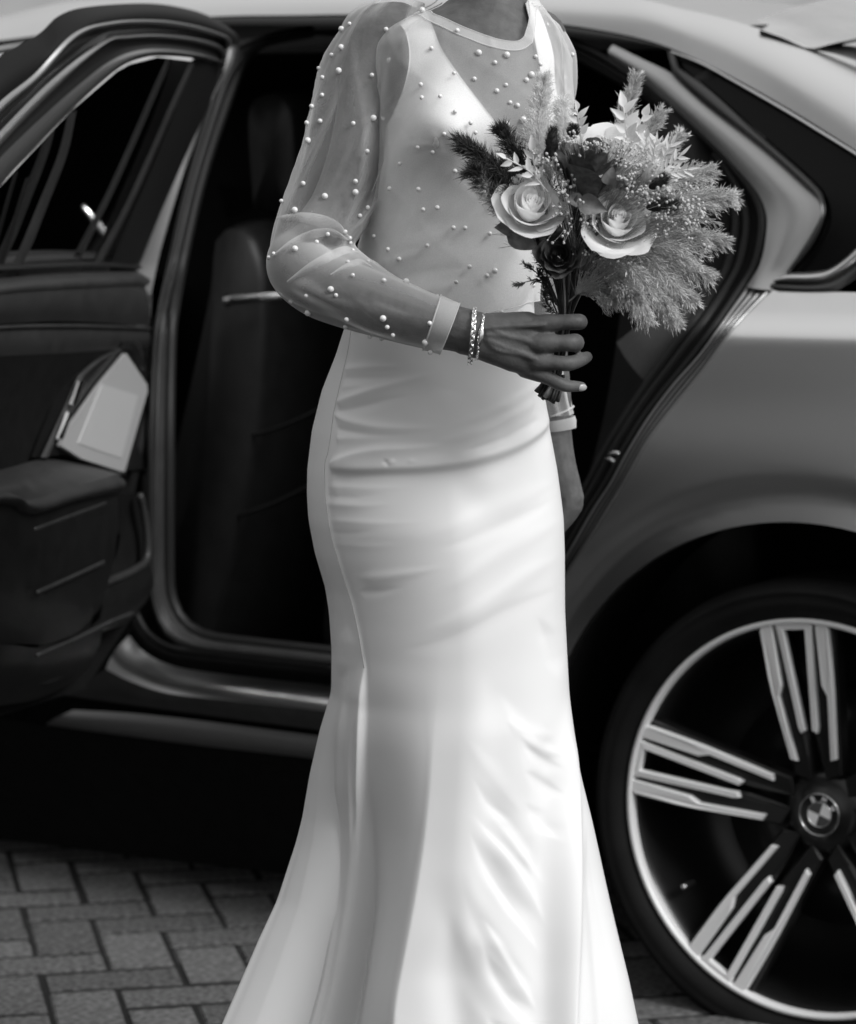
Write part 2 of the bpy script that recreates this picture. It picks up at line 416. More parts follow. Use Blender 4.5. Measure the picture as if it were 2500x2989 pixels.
_k = np.hanning(31); _k /= _k.sum(); _ws2 = np.convolve(np.pad(_ww, 15, 'edge'), _k, 'valid')
_ww = np.where(abs(_zz-1.078) < 0.03, _ws, _ws2)
def bodyw(s, z, flare=True):
    w_ = np.interp(z, _zz, _ww)
    if flare:
        r = np.hypot(s, z-HZ)
        w_ = w_ + 0.013*(1-sm(0.500, 0.545, r))
        w_ = w_ - 0.010*(1-sm(0.455, 0.515, r))
    return w_
def B(px, py, dw=0.0):
    w_ = 0.0
    for _ in range(12):
        p = C(px, py, w_+dw); s, _w, z = to_car(p); w_ = 0.5*w_+0.5*float(bodyw(s, z))
    return np.array([s, z])
def Bp(px, py, dw=0.0):
    s, z = B(px, py, dw); return CL(s, float(bodyw(s, z))+dw, z)
def bodyfn(dw=0.0): return lambda s, z: CL(s, float(bodyw(s, z))+dw, z)
IN = -NO

car = thing('car', 'satin grey saloon car with its rear door open and two-tone alloy wheel', 'car', OC)
def bcurve(px, n=40, dw=0.0, smooth=True):
    return np.array([Bp(x, y, dw) for x, y in resample(px, n, smooth)])
def strip(name, a, b, m, n=48, dwa=0.0, dwb=0.0, bulge=0.0, rows=5, fn=None, parent=None):
    """A moulded strip between two traced edges, rounded outwards by bulge."""
    fn = fn or bcurve
    A = fn(a, n, dwa); Bc = fn(b, n, dwb); cs = []
    for t in np.linspace(0, 1, rows):
        k = A*(1-t)+Bc*t
        cs.append(k + NO*bulge*math.sin(math.pi*t))
    return mesh_obj(name, *loft(cs), m, parent or car)

# -- door opening, traced on the body side (rear edge)
jamb_in_up = [(1779, 169), (1856, 220), (1959, 307), (2061, 400), (2138, 477), (2205, 553), (2235, 615), (2238, 677), (2220, 769), (2179, 838)]
jamb_in_dn = [(2179, 838), (2123, 918), (2046, 1031), (1959, 1128), (1887, 1225), (1820, 1338), (1779, 1415), (1728, 1492), (1656, 1620), (1590, 1740), (1530, 1850)]
panel_edge = [(2258, 846), (2205, 897), (2133, 974), (2061, 1077), (1979, 1179), (1902, 1277), (1846, 1374), (1795, 1461), (1728, 1569), (1661, 1666), (1600, 1770), (1560, 1850)]
# -- quarter panel
ol = [tuple(B(*q)) for q in resample(panel_edge, 30)]
s0, z0 = ol[-1]
ol.append((0.60, 0.42)); ol.append((0.60, 0.30)); 
AR = 0.466
for a in np.linspace(math.radians(188), math.radians(-8), 60):
    ol.append((-AR*math.cos(a)*-1*-1, HZ+AR*math.sin(a)))
ol += [(-0.50, 0.28), (-1.05, 0.30), (-1.08, 0.6), (-1.05, 1.14)]
ol += [tuple(q) for q in resample([(-1.05, 1.14), tuple(B(2800, 862)), tuple(B(2440, 852)), tuple(B(2275, 852))], 20, False)][1:]
# orient the arch from front (s>0) to rear (s<0)
ol2 = []
for q in ol: ol2.append(q)
arch_i = [i for i, q in enumerate(ol2) if abs(math.hypot(q[0], q[1]-HZ)-AR) < 1e-6]
arch = sorted([ol2[i] for i in arch_i], key=lambda q: -q[0])
ar_sorted = [(AR*math.cos(a), HZ+AR*math.sin(a)) for a in np.linspace(math.radians(-8), math.radians(188), 60)]
ol2 = ol2[:arch_i[0]] + ar_sorted + ol2[arch_i[-1]+1:]
mesh_obj('quarter_panel', *patch(ol2, bodyfn(), 0.014, flange=IN*0.02), 'paint', car)
# -- arch lining: a dark drum behind the arch
am = MB(); c1 = []; c2 = []
for a in np.linspace(math.radians(-20), math.radians(200), 40):
    c1.append(CL((AR+.004)*math.cos(a), 0.0, HZ+(AR+.004)*math.sin(a))); c2.append(CL((AR+.03)*math.cos(a), 0.34, HZ+(AR+.03)*math.sin(a)))
am.add(*loft([c1, c2]))
c3 = [CL(0, 0.34, HZ)]*40
am.add(*loft([c2, c3])); am.build('wheel_arch_lining', 'dark', car)

# -- C pillar strip (satin), window surround, quarter glass, roof rail
pillar_out = [(1948, 150), (1958, 185), (1972, 220), (1997, 250), (2060, 300), (2112, 333), (2266, 461), (2358, 548), (2392, 578), (2399, 620), (2388, 655), (2330, 745), (2302, 789), (2262, 848)]
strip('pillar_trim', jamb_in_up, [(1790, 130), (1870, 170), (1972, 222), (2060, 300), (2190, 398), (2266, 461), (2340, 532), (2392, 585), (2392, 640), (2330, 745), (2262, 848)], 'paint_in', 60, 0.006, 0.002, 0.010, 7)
surround_in = [(1972, 158), (1982, 195), (2005, 212), (2070, 262), (2180, 360), (2290, 455), (2375, 533), (2405, 575), (2407, 640), (2370, 720), (2312, 792)]
strip('window_surround', [(1945, 140), (1955, 185), (1975, 225), (2060, 302), (2190, 400), (2266, 464), (2345, 537), (2390, 582), (2394, 642), (2350, 715), (2296, 795)], surround_in, 'black', 60, -0.003, -0.002, 0.008, 6)
gl_ol = [tuple(B(*q)) for q in resample(surround_in, 30)] + [tuple(B(*q)) for q in [(2400, 800), (2520, 735), (2650, 690), (2800, 640), (2620, 520), (2500, 447), (2300, 322), (2130, 228), (2030, 178)]]
mesh_obj('quarter_glass', *patch(gl_ol, bodyfn(0.012), 0.03), 'dark_glass', car)
strip('window_bright_trim', [(1960, 148), (2050, 182), (2150, 236), (2290, 316), (2400, 383), (2500, 445), (2650, 540)], [(1965, 156), (2050, 191), (2150, 246), (2290, 327), (2400, 394), (2500, 456), (2650, 551)], 'satinmetal', 50, -0.004, -0.002, 0.004, 4)
strip('window_bright_trim', [(2268, 812), (2300, 797), (2370, 794), (2420, 785), (2470, 752), (2520, 705), (2600, 640)], [(2264, 824), (2300, 825), (2380, 826), (2430, 815), (2480, 785), (2530, 745), (2620, 680)], 'satinmetal', 40, -0.004, 0.0, 0.010, 6)
strip('lower_window_trim', [(2262, 822), (2300, 823), (2380, 824), (2430, 813), (2480, 783), (2530, 743), (2640, 660)], [(2250, 843), (2300, 851), (2380, 854), (2440, 850), (2490, 820), (2540, 790), (2640, 720)], 'black', 40, 0.002, 0.002, 0.008, 5)
drip = [(-420, 190), (-200, 140), (0, 118), (110, 104), (345, 70), (500, 55), (680, 46), (870, 44), (1000, 42), (1250, 42), (1450, 48), (1600, 66), (1700, 79), (1850, 107), (1960, 141), (2080, 194), (2200, 258), (2350, 345), (2500, 440), (2650, 540), (2800, 645)]
drip2 = [(-420, 208), (-200, 158), (0, 134), (110, 120), (345, 92), (500, 80), (680, 74), (870, 74), (1000, 74), (1250, 78), (1450, 88), (1600, 104), (1700, 112), (1850, 132), (1960, 152), (2080, 205), (2200, 270), (2350, 357), (2500, 452), (2650, 552), (2800, 657)]
strip('roof_drip_rail', drip, drip2, 'black', 80, 0.004, 0.006, 0.004, 4)
# roof: rail edge -> crown, drawn as sections across the car
n = 90
r0 = bcurve(drip, n); top_px = [(-420, 100), (-200, 70), (0, 48), (100, 24), (190, 6), (345, -6), (500, -14), (680, -18), (870, -22), (1000, -22), (1250, -20), (1500, -16), (1700, -10), (1860, -4), (1990, 26), (2100, 50), (2250, 94), (2370, 142), (2500, 196), (2650, 262), (2800, 330)]
tp = resample(top_px, n)
sec = [r0]
r3 = np.array([C(x, y, 0.36-0.12*(i/n)**1.5) for i, (x, y) in enumerate(tp)])
for t in np.linspace(0.125, 1, 8):
    k = r0*(1-t)+r3*t; d = np.linalg.norm(r3-r0, axis=1)
    bul = 0.10*d*math.sin(math.pi*t)
    sec.append(k + (NO*0.55+np.array([0, 0, 0.8]))*bul[:, None])
mesh_obj('roof_rail', *loft(sec), 'paint', car)
# roof skin carries on over the cabin as far as the rear window
nr = int(n*0.80); r4 = r3[:nr]
rs = [r4]
for q in (0.2, 0.45, 0.7, 0.95, 1.15): rs.append(r4 + IN*q + np.array([0, 0, 0.035*math.sin(math.pi*q/1.3)]))
mesh_obj('roof_panel', *loft(rs), 'paint', car)
# rear window: from the roof's rear edge down to the boot
gz = [r3[nr-1:]]
ga = r3[nr-2:]
rg = [ga, ga + IN*0.012 + np.array([0, 0, -0.012])]
mesh_obj('rear_window_seal', *loft(rg), 'black', car)
gb = ga + IN*0.012 + np.array([0, 0, -0.012])
rgl = [gb] + [gb + IN*q + np.array([0, 0, 0.19*(q/1.1)**.8]) for q in (0.1, 0.2, 0.35, 0.5, 0.65, 0.8, 1.0, 1.15)]
mesh_obj('rear_window', *loft(rgl), 'rearglass', car)
# -- boot lid edge and its dark shut line seen past the rail
for a, b, mm, dz in (([(2215, 86), (2290, 112), (2362, 142), (2430, 128), (2520, 108), (2650, 82)], [(2225, 96), (2290, 124), (2358, 150), (2430, 138), (2520, 119), (2650, 95)], 'black', 0.0),
                     ([(2372, 146), (2440, 158), (2520, 185), (2650, 235)], [(2440, 132), (2500, 134), (2560, 150), (2680, 190)], 'paint_in', 0.0)):
    A_ = np.array([C(x, y, 0.26) for x, y in resample(a, 20)]); B_ = np.array([C(x, y, 0.29) for x, y in resample(b, 20)])
    mesh_obj('rear_window_edge' if mm == 'black' else 'boot_lid', *loft([A_, (A_+B_)/2+np.array([0, 0, .003]), B_]), mm, car)

# -- rear jamb: black seal tube, painted ribs
seal_in = [(1640, 140), (1779, 215), (1907, 292), (2010, 390), (2087, 466), (2133, 554), (2146, 641), (2136, 718), (2113, 795), (2061, 882), (1979, 995), (1856, 1169), (1769, 1313), (1708, 1430), (1620, 1580), (1540, 1710), (1490, 1800)]
seal_out = [(1640, 100), (1779, 169), (1959, 307), (2061, 400), (2138, 477), (2205, 553), (2235, 615), (2238, 677), (2220, 769), (2179, 838), (2046, 1031), (1887, 1225), (1779, 1415), (1728, 1492), (1656, 1620), (1590, 1740), (1530, 1850)]
def ccurve(w_):
    return lambda px, n_=40, dw=0.0: np.array([C(x, y, w_+bodyw(*B(x, y))+dw) for x, y in resample(px, n_)])
strip('door_seal_channel', seal_out, seal_in, 'dark', 70, 0.03, 0.10, 0.0, 4)
si = resample(seal_in, 70); so_ = resample(seal_out, 70)
for f0, rr, mm in ((0.10, 0.010, 'rubber'), (0.42, 0.0085, 'rubber'), (0.85, 0.006, 'rubber')):
    q = si*(1-f0)+so_*f0
    pts = np.array([Bp(x, y, 0.085*(1-f0)+0.02) for x, y in q])
    mesh_obj('door_seal', *tube(pts, rr, 8), mm, car)
ji = resample(jamb_in_dn, 60); pe = resample([(2262, 830)]+panel_edge, 60)
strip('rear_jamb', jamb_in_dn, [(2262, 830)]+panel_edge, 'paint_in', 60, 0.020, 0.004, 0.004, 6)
for f0 in (0.12, 0.36, 0.60, 0.86):
    q = ji*(1-f0)+pe*f0
    mesh_obj('jamb_rib', *tube(np.array([Bp(x, y, 0.015-0.010*f0) for x, y in q]), 0.0032, 8), 'paint_in', car)
for f0 in (0.24, 0.50, 0.74):
    q = ji*(1-f0)+pe*f0
    mesh_obj('jamb_groove', *tube(np.array([Bp(x, y, 0.012-0.010*f0) for x, y in q]), 0.0022, 6), 'rubber', car)
# -- striker loop
q = [C(1772, 1334, 0.02), C(1776, 1328, 0.00), C(1790, 1322, -0.01), C(1808, 1324, -0.01), C(1818, 1336, 0.00), C(1814, 1348, 0.02)]
mesh_obj('door_striker', *tube(resample(q, 24), 0.0030, 10), 'chrome', car)
mesh_obj('door_striker', *tube([C(1771, 1334, 0.015), C(1808, 1358, 0.015)], 0.0035, 10), 'chrome', car)

# -- sill
strip('sill', [(378, 1853), (421, 1903), (495, 1940), (588, 1959), (780, 1982), (966, 2002), (1250, 2035), (1500, 2070)], [(310, 1953), (384, 1990), (495, 2024), (681, 2046), (947, 2076), (1250, 2120), (1500, 2160)], 'paint', 50, 0.05, 0.0, 0.012, 6)
strip('lower_sill', [(310, 1953), (384, 1990), (495, 2024), (681, 2046), (947, 2076), (1250, 2120), (1500, 2160)], [(190, 2030), (384, 2058), (600, 2088), (920, 2130), (1250, 2175), (1500, 2210)], 'leather', 50, 0.0, 0.012, 0.004, 5)
strip('rocker_strip', [(215, 2072), (384, 2082), (600, 2105), (920, 2146), (1250, 2190), (1500, 2226)], [(134, 2116), (384, 2150), (600, 2178), (915, 2215), (1250, 2265), (1500, 2305)], 'pillar_paint', 50, 0.02, 0.04, 0.016, 6)
strip('rocker_shade_skirt', [(-500, 2020), (134, 2118), (384, 2152), (600, 2180), (915, 2217), (1250, 2267), (1500, 2307)], [(-500, 2405), (100, 2462), (384, 2498), (600, 2524), (915, 2562), (1250, 2606), (1500, 2645)], 'dark', 50, 0.045, 0.10, 0.0, 3)  # black skirt drawn low to stand in for the shade under the car
sp_ = np.array([C(x, y, 0.13) for x, y in resample([(560, 1871), (700, 1888), (850, 1903), (975, 1916), (1200, 1940)], 30)])
mesh_obj('sill_plate', *tube(sp_, [0.003+0.008*min(1, i/22) for i in range(30)], 10, flat=0.5), 'chrome', car)
for a, rr in (([(375, 1840), (410, 1880), (470, 1920), (570, 1950), (780, 1968), (975, 1990), (1250, 2022)], 0.007), ([(395, 1790), (430, 1850), (490, 1890), (570, 1905), (780, 1930), (975, 1950)], 0.008)):
    mesh_obj('door_seal', *tube(np.array([C(x, y, 0.09) for x, y in resample(a, 40)]), rr, 8), 'rubber', car)
strip('sill_step', [(395, 1780), (430, 1840), (490, 1880), (570, 1890), (780, 1912), (975, 1930), (1250, 1960), (1500, 1990)], [(378, 1853), (421, 1903), (495, 1940), (588, 1959), (780, 1982), (966, 2002), (1250, 2035), (1500, 2070)], 'dark', 50, 0.12, 0.055, 0.0, 4)

# -- cabin: dark box with far windows
cab = MB()
def quad(a, b, c, d): cab.add([a, b, c, d], [(0, 1, 2, 3)])
zf, zr, w0, w1 = 0.36, 1.60, 0.16, 1.74
s_f, s_r = 2.55, -0.35
quad(CL(s_r, w0, zf), CL(s_f, w0, zf), CL(s_f, w1, zf), CL(s_r, w1, zf))
quad(CL(s_r, 0.25, zf), CL(s_r, w1, zf), CL(s_r, w1, 1.12), CL(s_r, 0.25, 1.12))
quad(CL(s_r, 0.25, 1.12), CL(s_r, w1, 1.12), CL(0.42, w1, 1.46), CL(0.42, 0.30, 1.46))
quad(CL(0.42, 0.30, 1.46), CL(0.42, w1, 1.46), CL(0.44, w1, 1.56), CL(0.44, 0.36, 1.54))
quad(CL(s_f, 0.02, 0.15), CL(s_f, w1, 0.15), CL(s_f, w1, 1.12), CL(s_f, 0.06, 1.12))
quad(CL(s_f, w0+.25, zr), CL(0.44, 0.36, 1.54), CL(0.44, w1, 1.56), CL(s_f, w1, zr))
cab.build('cabin_lining', 'dark', car, smooth=False)
ub = MB(); ub.add(*box((0, 0, 0), (1, 1, 1)))
ubv = [CL(s, w_, z) for s in (-1.0, 3.3) for w_ in (0.20, 1.75) for z in (0.20, 0.34)]
mesh_obj('underbody', ubv, [(0, 1, 3, 2), (4, 6, 7, 5), (0, 4, 5, 1), (2, 3, 7, 6), (0, 2, 6, 4), (1, 5, 7, 3)], 'dark', car, smooth=False)
def fp(px, py, w_=1.74):
    s, _w, z = to_car(C(px, py, w_)); return (s, z)
far_ol = [(s_r, 0.3), (4.6, 0.3), (4.6, 1.72), (0.55, 1.72), (0.40, 1.50), (s_r, 1.20)]
fw1 = [fp(640, 540), fp(700, 545), fp(760, 556), fp(830, 580), fp(800, 600), fp(745, 610), fp(665, 640)]
fw2 = [fp(1930, 455), fp(1990, 430), fp(2050, 520), fp(2100, 640), fp(2060, 660), fp(1960, 560)]
fw3 = [fp(205, 545), fp(215, 350), fp(330, 320), fp(350, 345), fp(300, 545)]
mesh_obj('far_side', *patch(far_ol, lambda s, z: CL(s, 1.735, z), 0.25, holes=[fw1, fw2, fw3]), 'dark', car, smooth=False)
for h in (fw1, fw2, fw3):
    mesh_obj('far_window', [CL(s, 1.742, z) for s, z in h], [tuple(range(len(h)))], 'glass_far', car, smooth=False)
# far wheels carry the far side
for s_ in (0.0, 3.2):
    mesh_obj('far_tyre', *tube([CL(s_, 1.52, HZ), CL(s_, 1.55, HZ), CL(s_, 1.73, HZ), CL(s_, 1.76, HZ)], [TR-.03, TR, TR, TR-.03], 40), 'tyre', car)
mesh_obj('front_tyre', *tube([CL(3.2, 0.0, HZ), CL(3.2, .03, HZ), CL(3.2, .24, HZ), CL(3.2, .26, HZ)], [TR-.03, TR, TR, TR-.03], 40), 'tyre', car)

# -- front half beyond the open door: door skin, its window and trims
fr_ol = [tuple(B(250, 1900)), tuple(B(330, 1700)), tuple(B(400, 1300)), tuple(B(425, 860)), (2.0, 1.10), (2.9, 1.08), (2.75, 0.8), (2.7, 0.5), (1.9, 0.46)]
mesh_obj('front_door', *patch(fr_ol, lambda s, z: CL(s, float(bodyw(s, z, False)), z), 0.05, flange=IN*0.02), 'paint', car)
g_ol = [tuple(B(x, y)) for x, y in [(330, 830), (520, 260), (560, 112), (470, 99), (345, 106), (110, 138), (0, 155), (-200, 180), (-420, 235), (-560, 560), (-600, 800)]]
mesh_obj('front_window', *patch(g_ol, bodyfn(0.02), 0.05), 'glass', car)
strip('front_window_trim', [(-300, 180), (-100, 148), (0, 138), (118, 118), (300, 104)], [(-300, 198), (-100, 166), (0, 154), (118, 132), (300, 116)], 'satinmetal', 30, -0.004, 0.0, 0.006, 5)
strip('front_window_trim', [(-300, 220), (-100, 186), (0, 176), (85, 158), (300, 130)], [(-300, 246), (-100, 206), (0, 192), (80, 172), (300, 142)], 'satinmetal', 30, -0.002, 0.0, 0.006, 5)

# -- B pillar beside the opening: trims and seals
pil_a = [(690, 118), (664, 150), (640, 220), (610, 330), (575, 450), (538, 590), (505, 740), (470, 900), (452, 1000), (440, 1300), (440, 1680), (452, 1770), (490, 1850), (570, 1890), (720, 1908), (1000, 1938), (1250, 1966)]
pil_b = [(900, 92), (770, 123), (715, 165), (680, 240), (640, 350), (600, 470), (565, 600), (530, 760), (505, 900), (495, 1000), (490, 1300), (490, 1680), (502, 1760), (540, 1825), (610, 1862), (740, 1880), (1000, 1908), (1250, 1936)]
strip('b_pillar_trim', pil_a, pil_b, 'leather', 60, 0.03, 0.075, 0.012, 6)
for f0, rr, mm in ((0.35, 0.005, 'leather'), (1.05, 0.012, 'rubber'), (0.0, 0.006, 'rubber')):
    a, b = resample(pil_a, 60), resample(pil_b, 60); q = a*(1-f0)+b*f0
    mesh_obj('door_seal', *tube(np.array([Bp(x, y, 0.03+0.045*f0) for x, y in q]), rr, 8), mm, car)
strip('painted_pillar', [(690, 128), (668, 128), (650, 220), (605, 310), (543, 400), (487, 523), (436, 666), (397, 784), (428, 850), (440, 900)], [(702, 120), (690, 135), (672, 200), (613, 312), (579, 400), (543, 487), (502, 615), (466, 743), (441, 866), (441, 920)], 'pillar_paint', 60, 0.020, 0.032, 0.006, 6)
strip('header_trim', [(1500, 88), (1250, 84), (1000, 84), (900, 88), (770, 110), (700, 135)], [(1500, 125), (1250, 118), (1000, 108), (900, 104), (775, 126), (715, 160)], 'rubber', 50, 0.02, 0.07, 0.008, 5)

# -- seats
def seat_shell(name, outline, w_a, w_b, m, parent=car, rnd=0.05):
    """Upholstered slab: side outline in (s, z), from w_a to w_b across the car, with rounded edges."""
    o = resample(outline+[outline[0]], 60); c = o.mean(0); cs = []
    for t in np.linspace(0, 1, 15):
        k = 1 - rnd*(2*abs(t-0.5))**4
        cs.append([CL(*(lambda q: (q[0], w_a+(w_b-w_a)*t, q[1]))(c+(q-c)*k)) for q in o[:-1]])
    v, f = loft(cs, True); nn = 59
    k = len(v); v = np.vstack([v, [CL(c[0], w_a, c[1])], [CL(c[0], w_b, c[1])]])
    f += [(k, (j+1) % nn, j) for j in range(nn)] + [(k+1, 14*nn+j, 14*nn+(j+1) % nn) for j in range(nn)]
    return mesh_obj(name, v, f, m, parent)
fs = np.array(fp(700, 1100, 0.45))[0]
seat = seat_shell('front_seat', [(fs+.16, .42), (fs+.05, .8), (fs-.04, 1.12), (fs-.06, 1.24), (fs-.12, 1.25), (fs-.16, 1.12), (fs-.13, .8), (fs-.02, .45), (fs+.05, .36)], 0.30, 0.80, 'leather2')
seat_shell('headrest', [(fs-.06, 1.27), (fs-.05, 1.46), (fs-.10, 1.50), (fs-.15, 1.46), (fs-.15, 1.28), (fs-.10, 1.26)], 0.41, 0.69, 'leather2', seat, 0.1)
for a, rr in (([(595, 1288), (740, 1270), (850, 1235), (960, 1180)], 0.004), ([(500, 1430), (540, 1500), (585, 1530), (680, 1510), (800, 1470), (940, 1400)], 0.004)):
    mesh_obj('seat_piping', *tube(np.array([C(x, y, 0.305) for x, y in resample(a, 24)]), rr, 8), 'leather2', seat)
mesh_obj('grab_handle', *tube([C(664, 879, 0.26), C(680, 876, 0.26), C(760, 868, 0.27), C(830, 862, 0.28)], [0.012, 0.010, 0.009, 0.008], 12), 'chrome', seat)
rsx = np.array(fp(1960, 900, 0.55))[0]
rseat = seat_shell('rear_seat', [(rsx+.1, .55), (rsx-.02, .9), (rsx-.08, 1.25), (rsx-.14, 1.45), (rsx-.26, 1.45), (rsx-.3, .5), (rsx, .45)], 0.24, 1.70, 'leather2')
seat_shell('seat_cushion', [(rsx+.05, .42), (rsx+.05, .70), (rsx+.30, .74), (rsx+.52, .70), (rsx+.56, .60), (rsx+.52, .42)], 0.26, 1.68, 'leather2', rseat)
strip('seat_side_trim', [(1985, 800), (1935, 900), (1850, 960), (1800, 1000)], [(2085, 850), (1990, 975), (1935, 1050), (1890, 1120)], 'fabric_grey', 24, 0.12, 0.12, 0.01, 4)
# -- the near rear wheel
wheel = mesh_obj('wheel', *tube([CL(0, 0.20, HZ), CL(0, 0.26, HZ)], [0.10, 0.10], 24), 'dark', car)
def W(r, a, w_):          # polar in the wheel plane: a from straight up, towards the car's front
    return CL(r*math.sin(a), w_, HZ+r*math.cos(a))
def ring(profile, seg=120):
    cs = [[W(r, 2*math.pi*k/seg, w_) for k in range(seg)] for r, w_ in profile]
    return loft(cs, True)
RR = 0.312
mesh_obj('tyre', *ring([(RR-.006, .018), (RR+.004, .004), (RR+.012, -.004), (RR+.020, -.010), (RR+.030, -.013), (RR+.040, -.010), (RR+.043, -.013), (RR+.048, -.008), (TR-.004, .004), (TR, .018), (TR, .05), (TR-.003, .052), (TR-.003, .056), (TR, .058), (TR, .22), (TR-.01, .24)]), 'tyre', wheel)
mesh_obj('rim_barrel', *ring([(RR-.004, .012), (RR-.012, .020), (RR-.018, .05), (RR-.026, .10), (RR-.028, .18), (RR-.10, .20), (0.08, .20)]), 'wheelblack', wheel)
mesh_obj('rim_lip', *ring([(RR+.001, .012), (RR+.002, .002), (RR-.0005, -.001), (RR-.0055, -.0005), (RR-.0075, .004), (RR-.0080, .016)]), 'machined', wheel)
# brake disc and caliper deep behind the spokes
mesh_obj('brake_disc', *ring([(0.19, .135), (0.19, .12), (0.10, .12), (0.06, .11)], 64), 'wheelblack', wheel)
def bar(c0, c1, w0_, w1_, d0, d1, depth, m, name, cuts=None, bev=0.0025):
    """A tapering bar lying in the wheel face from c0 to c1 (radius, lateral), raised to d, with thickness."""
    pass
def plate(name, poly, dfun, depth, m, parent=None, bev=0.0018):
    """Flat machined piece: outline in wheel coordinates (lateral x, radial y), front at dfun(r), with chamfered edges."""
    p = np.asarray(poly, float); n = len(p); c = p.mean(0)
    # inset for the chamfer
    ins = []
    for i in range(n):
        a, b, d = p[i-1], p[i], p[(i+1) % n]
        e1 = (b-a)/np.linalg.norm(b-a); e2 = (d-b)/np.linalg.norm(d-b)
        n1 = np.array([-e1[1], e1[0]]); n2 = np.array([-e2[1], e2[0]]); nn = n1+n2; nn /= max(0.3, np.linalg.norm(nn)); ins.append(b+nn*bev)
    area = 0.5*sum(p[i-1][0]*p[i][1]-p[i][0]*p[i-1][1] for i in range(n))
    if area < 0: ins = [2*p[i]-ins[i] for i in range(n)]
    return p, np.array(ins)
def emit_plate(mb, poly, ang, dfun, depth, bev=0.0018):
    p, ins = plate('', poly, dfun, depth, None, None, bev); n = len(p)
    ca, sa = math.cos(ang), math.sin(ang)
    def T(q, dd):
        x, y = q; r = math.hypot(x, y)
        return CL(x*ca+y*sa, dfun(r)+dd, HZ-x*sa+y*ca)
    v = [T(q, 0) for q in ins]+[T(q, bev) for q in p]+[T(q, depth) for q in p]
    f = [tuple(range(n))]
    for i in range(n):
        j = (i+1) % n; f += [(i, n+i, n+j, j), (n+i, 2*n+i, 2*n+j, n+j)]
    mb.add(v, f)
def face_w(r): return 0.002 + 0.060*(1-(min(r, RR)/RR))**1.35
G0 = math.radians(5.5)
R1, R0 = RR-.004, 0.0
def mir(poly): return [(-x, y) for x, y in poly][::-1]
thick = [(0.036, R1-.0015), (0.0540, R1-.006), (0.0575, R1-.014), (0.0540, .225), (0.0515, .195), (0.0385, .088), (0.0285, .085), (0.0405, .190), (0.0335, .207)]
thick = [(x, y) for x, y in thick]
vleg = [(0.0300, R1-.001), (0.0300-.0125, R1-.012), (0.0055, .135), (0.0135, .130), (0.0165, .139)]
vbar = [(-0.0300, R1-.001), (-0.0300, R1-.0125), (0.0300, R1-.0125), (0.0300, R1-.001)]
for g in range(5):
    a = G0 + g*2*math.pi/5
    sb = MB()
    # gloss black spoke body: two arms that fork outwards
    for body in ([(0.067, R1-.010), (0.022, R1-.004), (0.004, .12), (0.010, .050), (0.040, .060)],):
        emit_plate(sb, body, a, lambda r: face_w(r)+0.010, 0.030, 0.004)
        emit_plate(sb, mir(body), a, lambda r: face_w(r)+0.010, 0.030, 0.004)
    spk = sb.build('spoke', 'wheelblack', wheel, smooth=False)
    fm = MB()
    emit_plate(fm, thick, a, face_w, 0.012); emit_plate(fm, mir(thick), a, face_w, 0.012)
    emit_plate(fm, vleg, a, face_w, 0.012); emit_plate(fm, mir(vleg), a, face_w, 0.012); 
    emit_plate(fm, vbar, a, lambda r: face_w(r)+0.0005, 0.012)
    fo = fm.build('spoke_face', 'machined', wheel, smooth=False); fo['kind'] = 'stuff'
mesh_obj('hub', *ring([(0.068, .074), (0.064, .064), (0.052, .060), (0.037, .058), (0.035, .054), (0.0005, .054)], 48), 'wheelblack', wheel)
for g in range(5):
    a = G0 + math.pi/5 + g*2*math.pi/5
    c = W(0.058, a, 0.066)
    mesh_obj('lug_bolt', *tube([c+IN*0.02, c+IN*0.004, c], [0.0095, 0.0095, 0.007], 8), 'wheelblack', wheel, smooth=False)
c = W(RR-.052, math.radians(122)-0.0, 0.028)
mesh_obj('valve', *tube([c+IN*0.03, c, c-IN*0.008], [0.0035, 0.0045, 0.004], 10), 'satinmetal', wheel)
# roundel on the cap: black ring with letters, quartered centre
cap = mesh_obj('hub_cap', *ring([(0.0340, .052), (0.0335, .0485), (0.0320, .0475), (0.0310, .0485), (0.0200, .0485), (0.0005, .0485)], 48), 'wheelblack', wheel)
mesh_obj('badge_rim', *ring([(0.0340, .0475), (0.0335, .0465), (0.0323, .0465), (0.0318, .0480)], 48), 'chrome', wheel)
mesh_obj('badge_rim', *ring([(0.0206, .0480), (0.0203, .0472), (0.0194, .0472), (0.0190, .0480)], 48), 'chrome', wheel)
M['badge_white'] = mat('badge_white', 0.8, 0.3); M['badge_blue'] = mat('badge_deep_tone', 0.07, 0.3)
BT = math.radians(-18)
for k in range(4):
    a0 = BT + k*math.pi/2
    v = [W(0.0, 0, .0478)]+[W(0.0194, a0+math.pi/2*t, .0478) for t in np.linspace(0, 1, 12)]
    mesh_obj('badge_quarter', v, [(0, i, i+1) for i in range(1, 12)], M['badge_white' if k % 2 else 'badge_blue'], wheel, smooth=False)
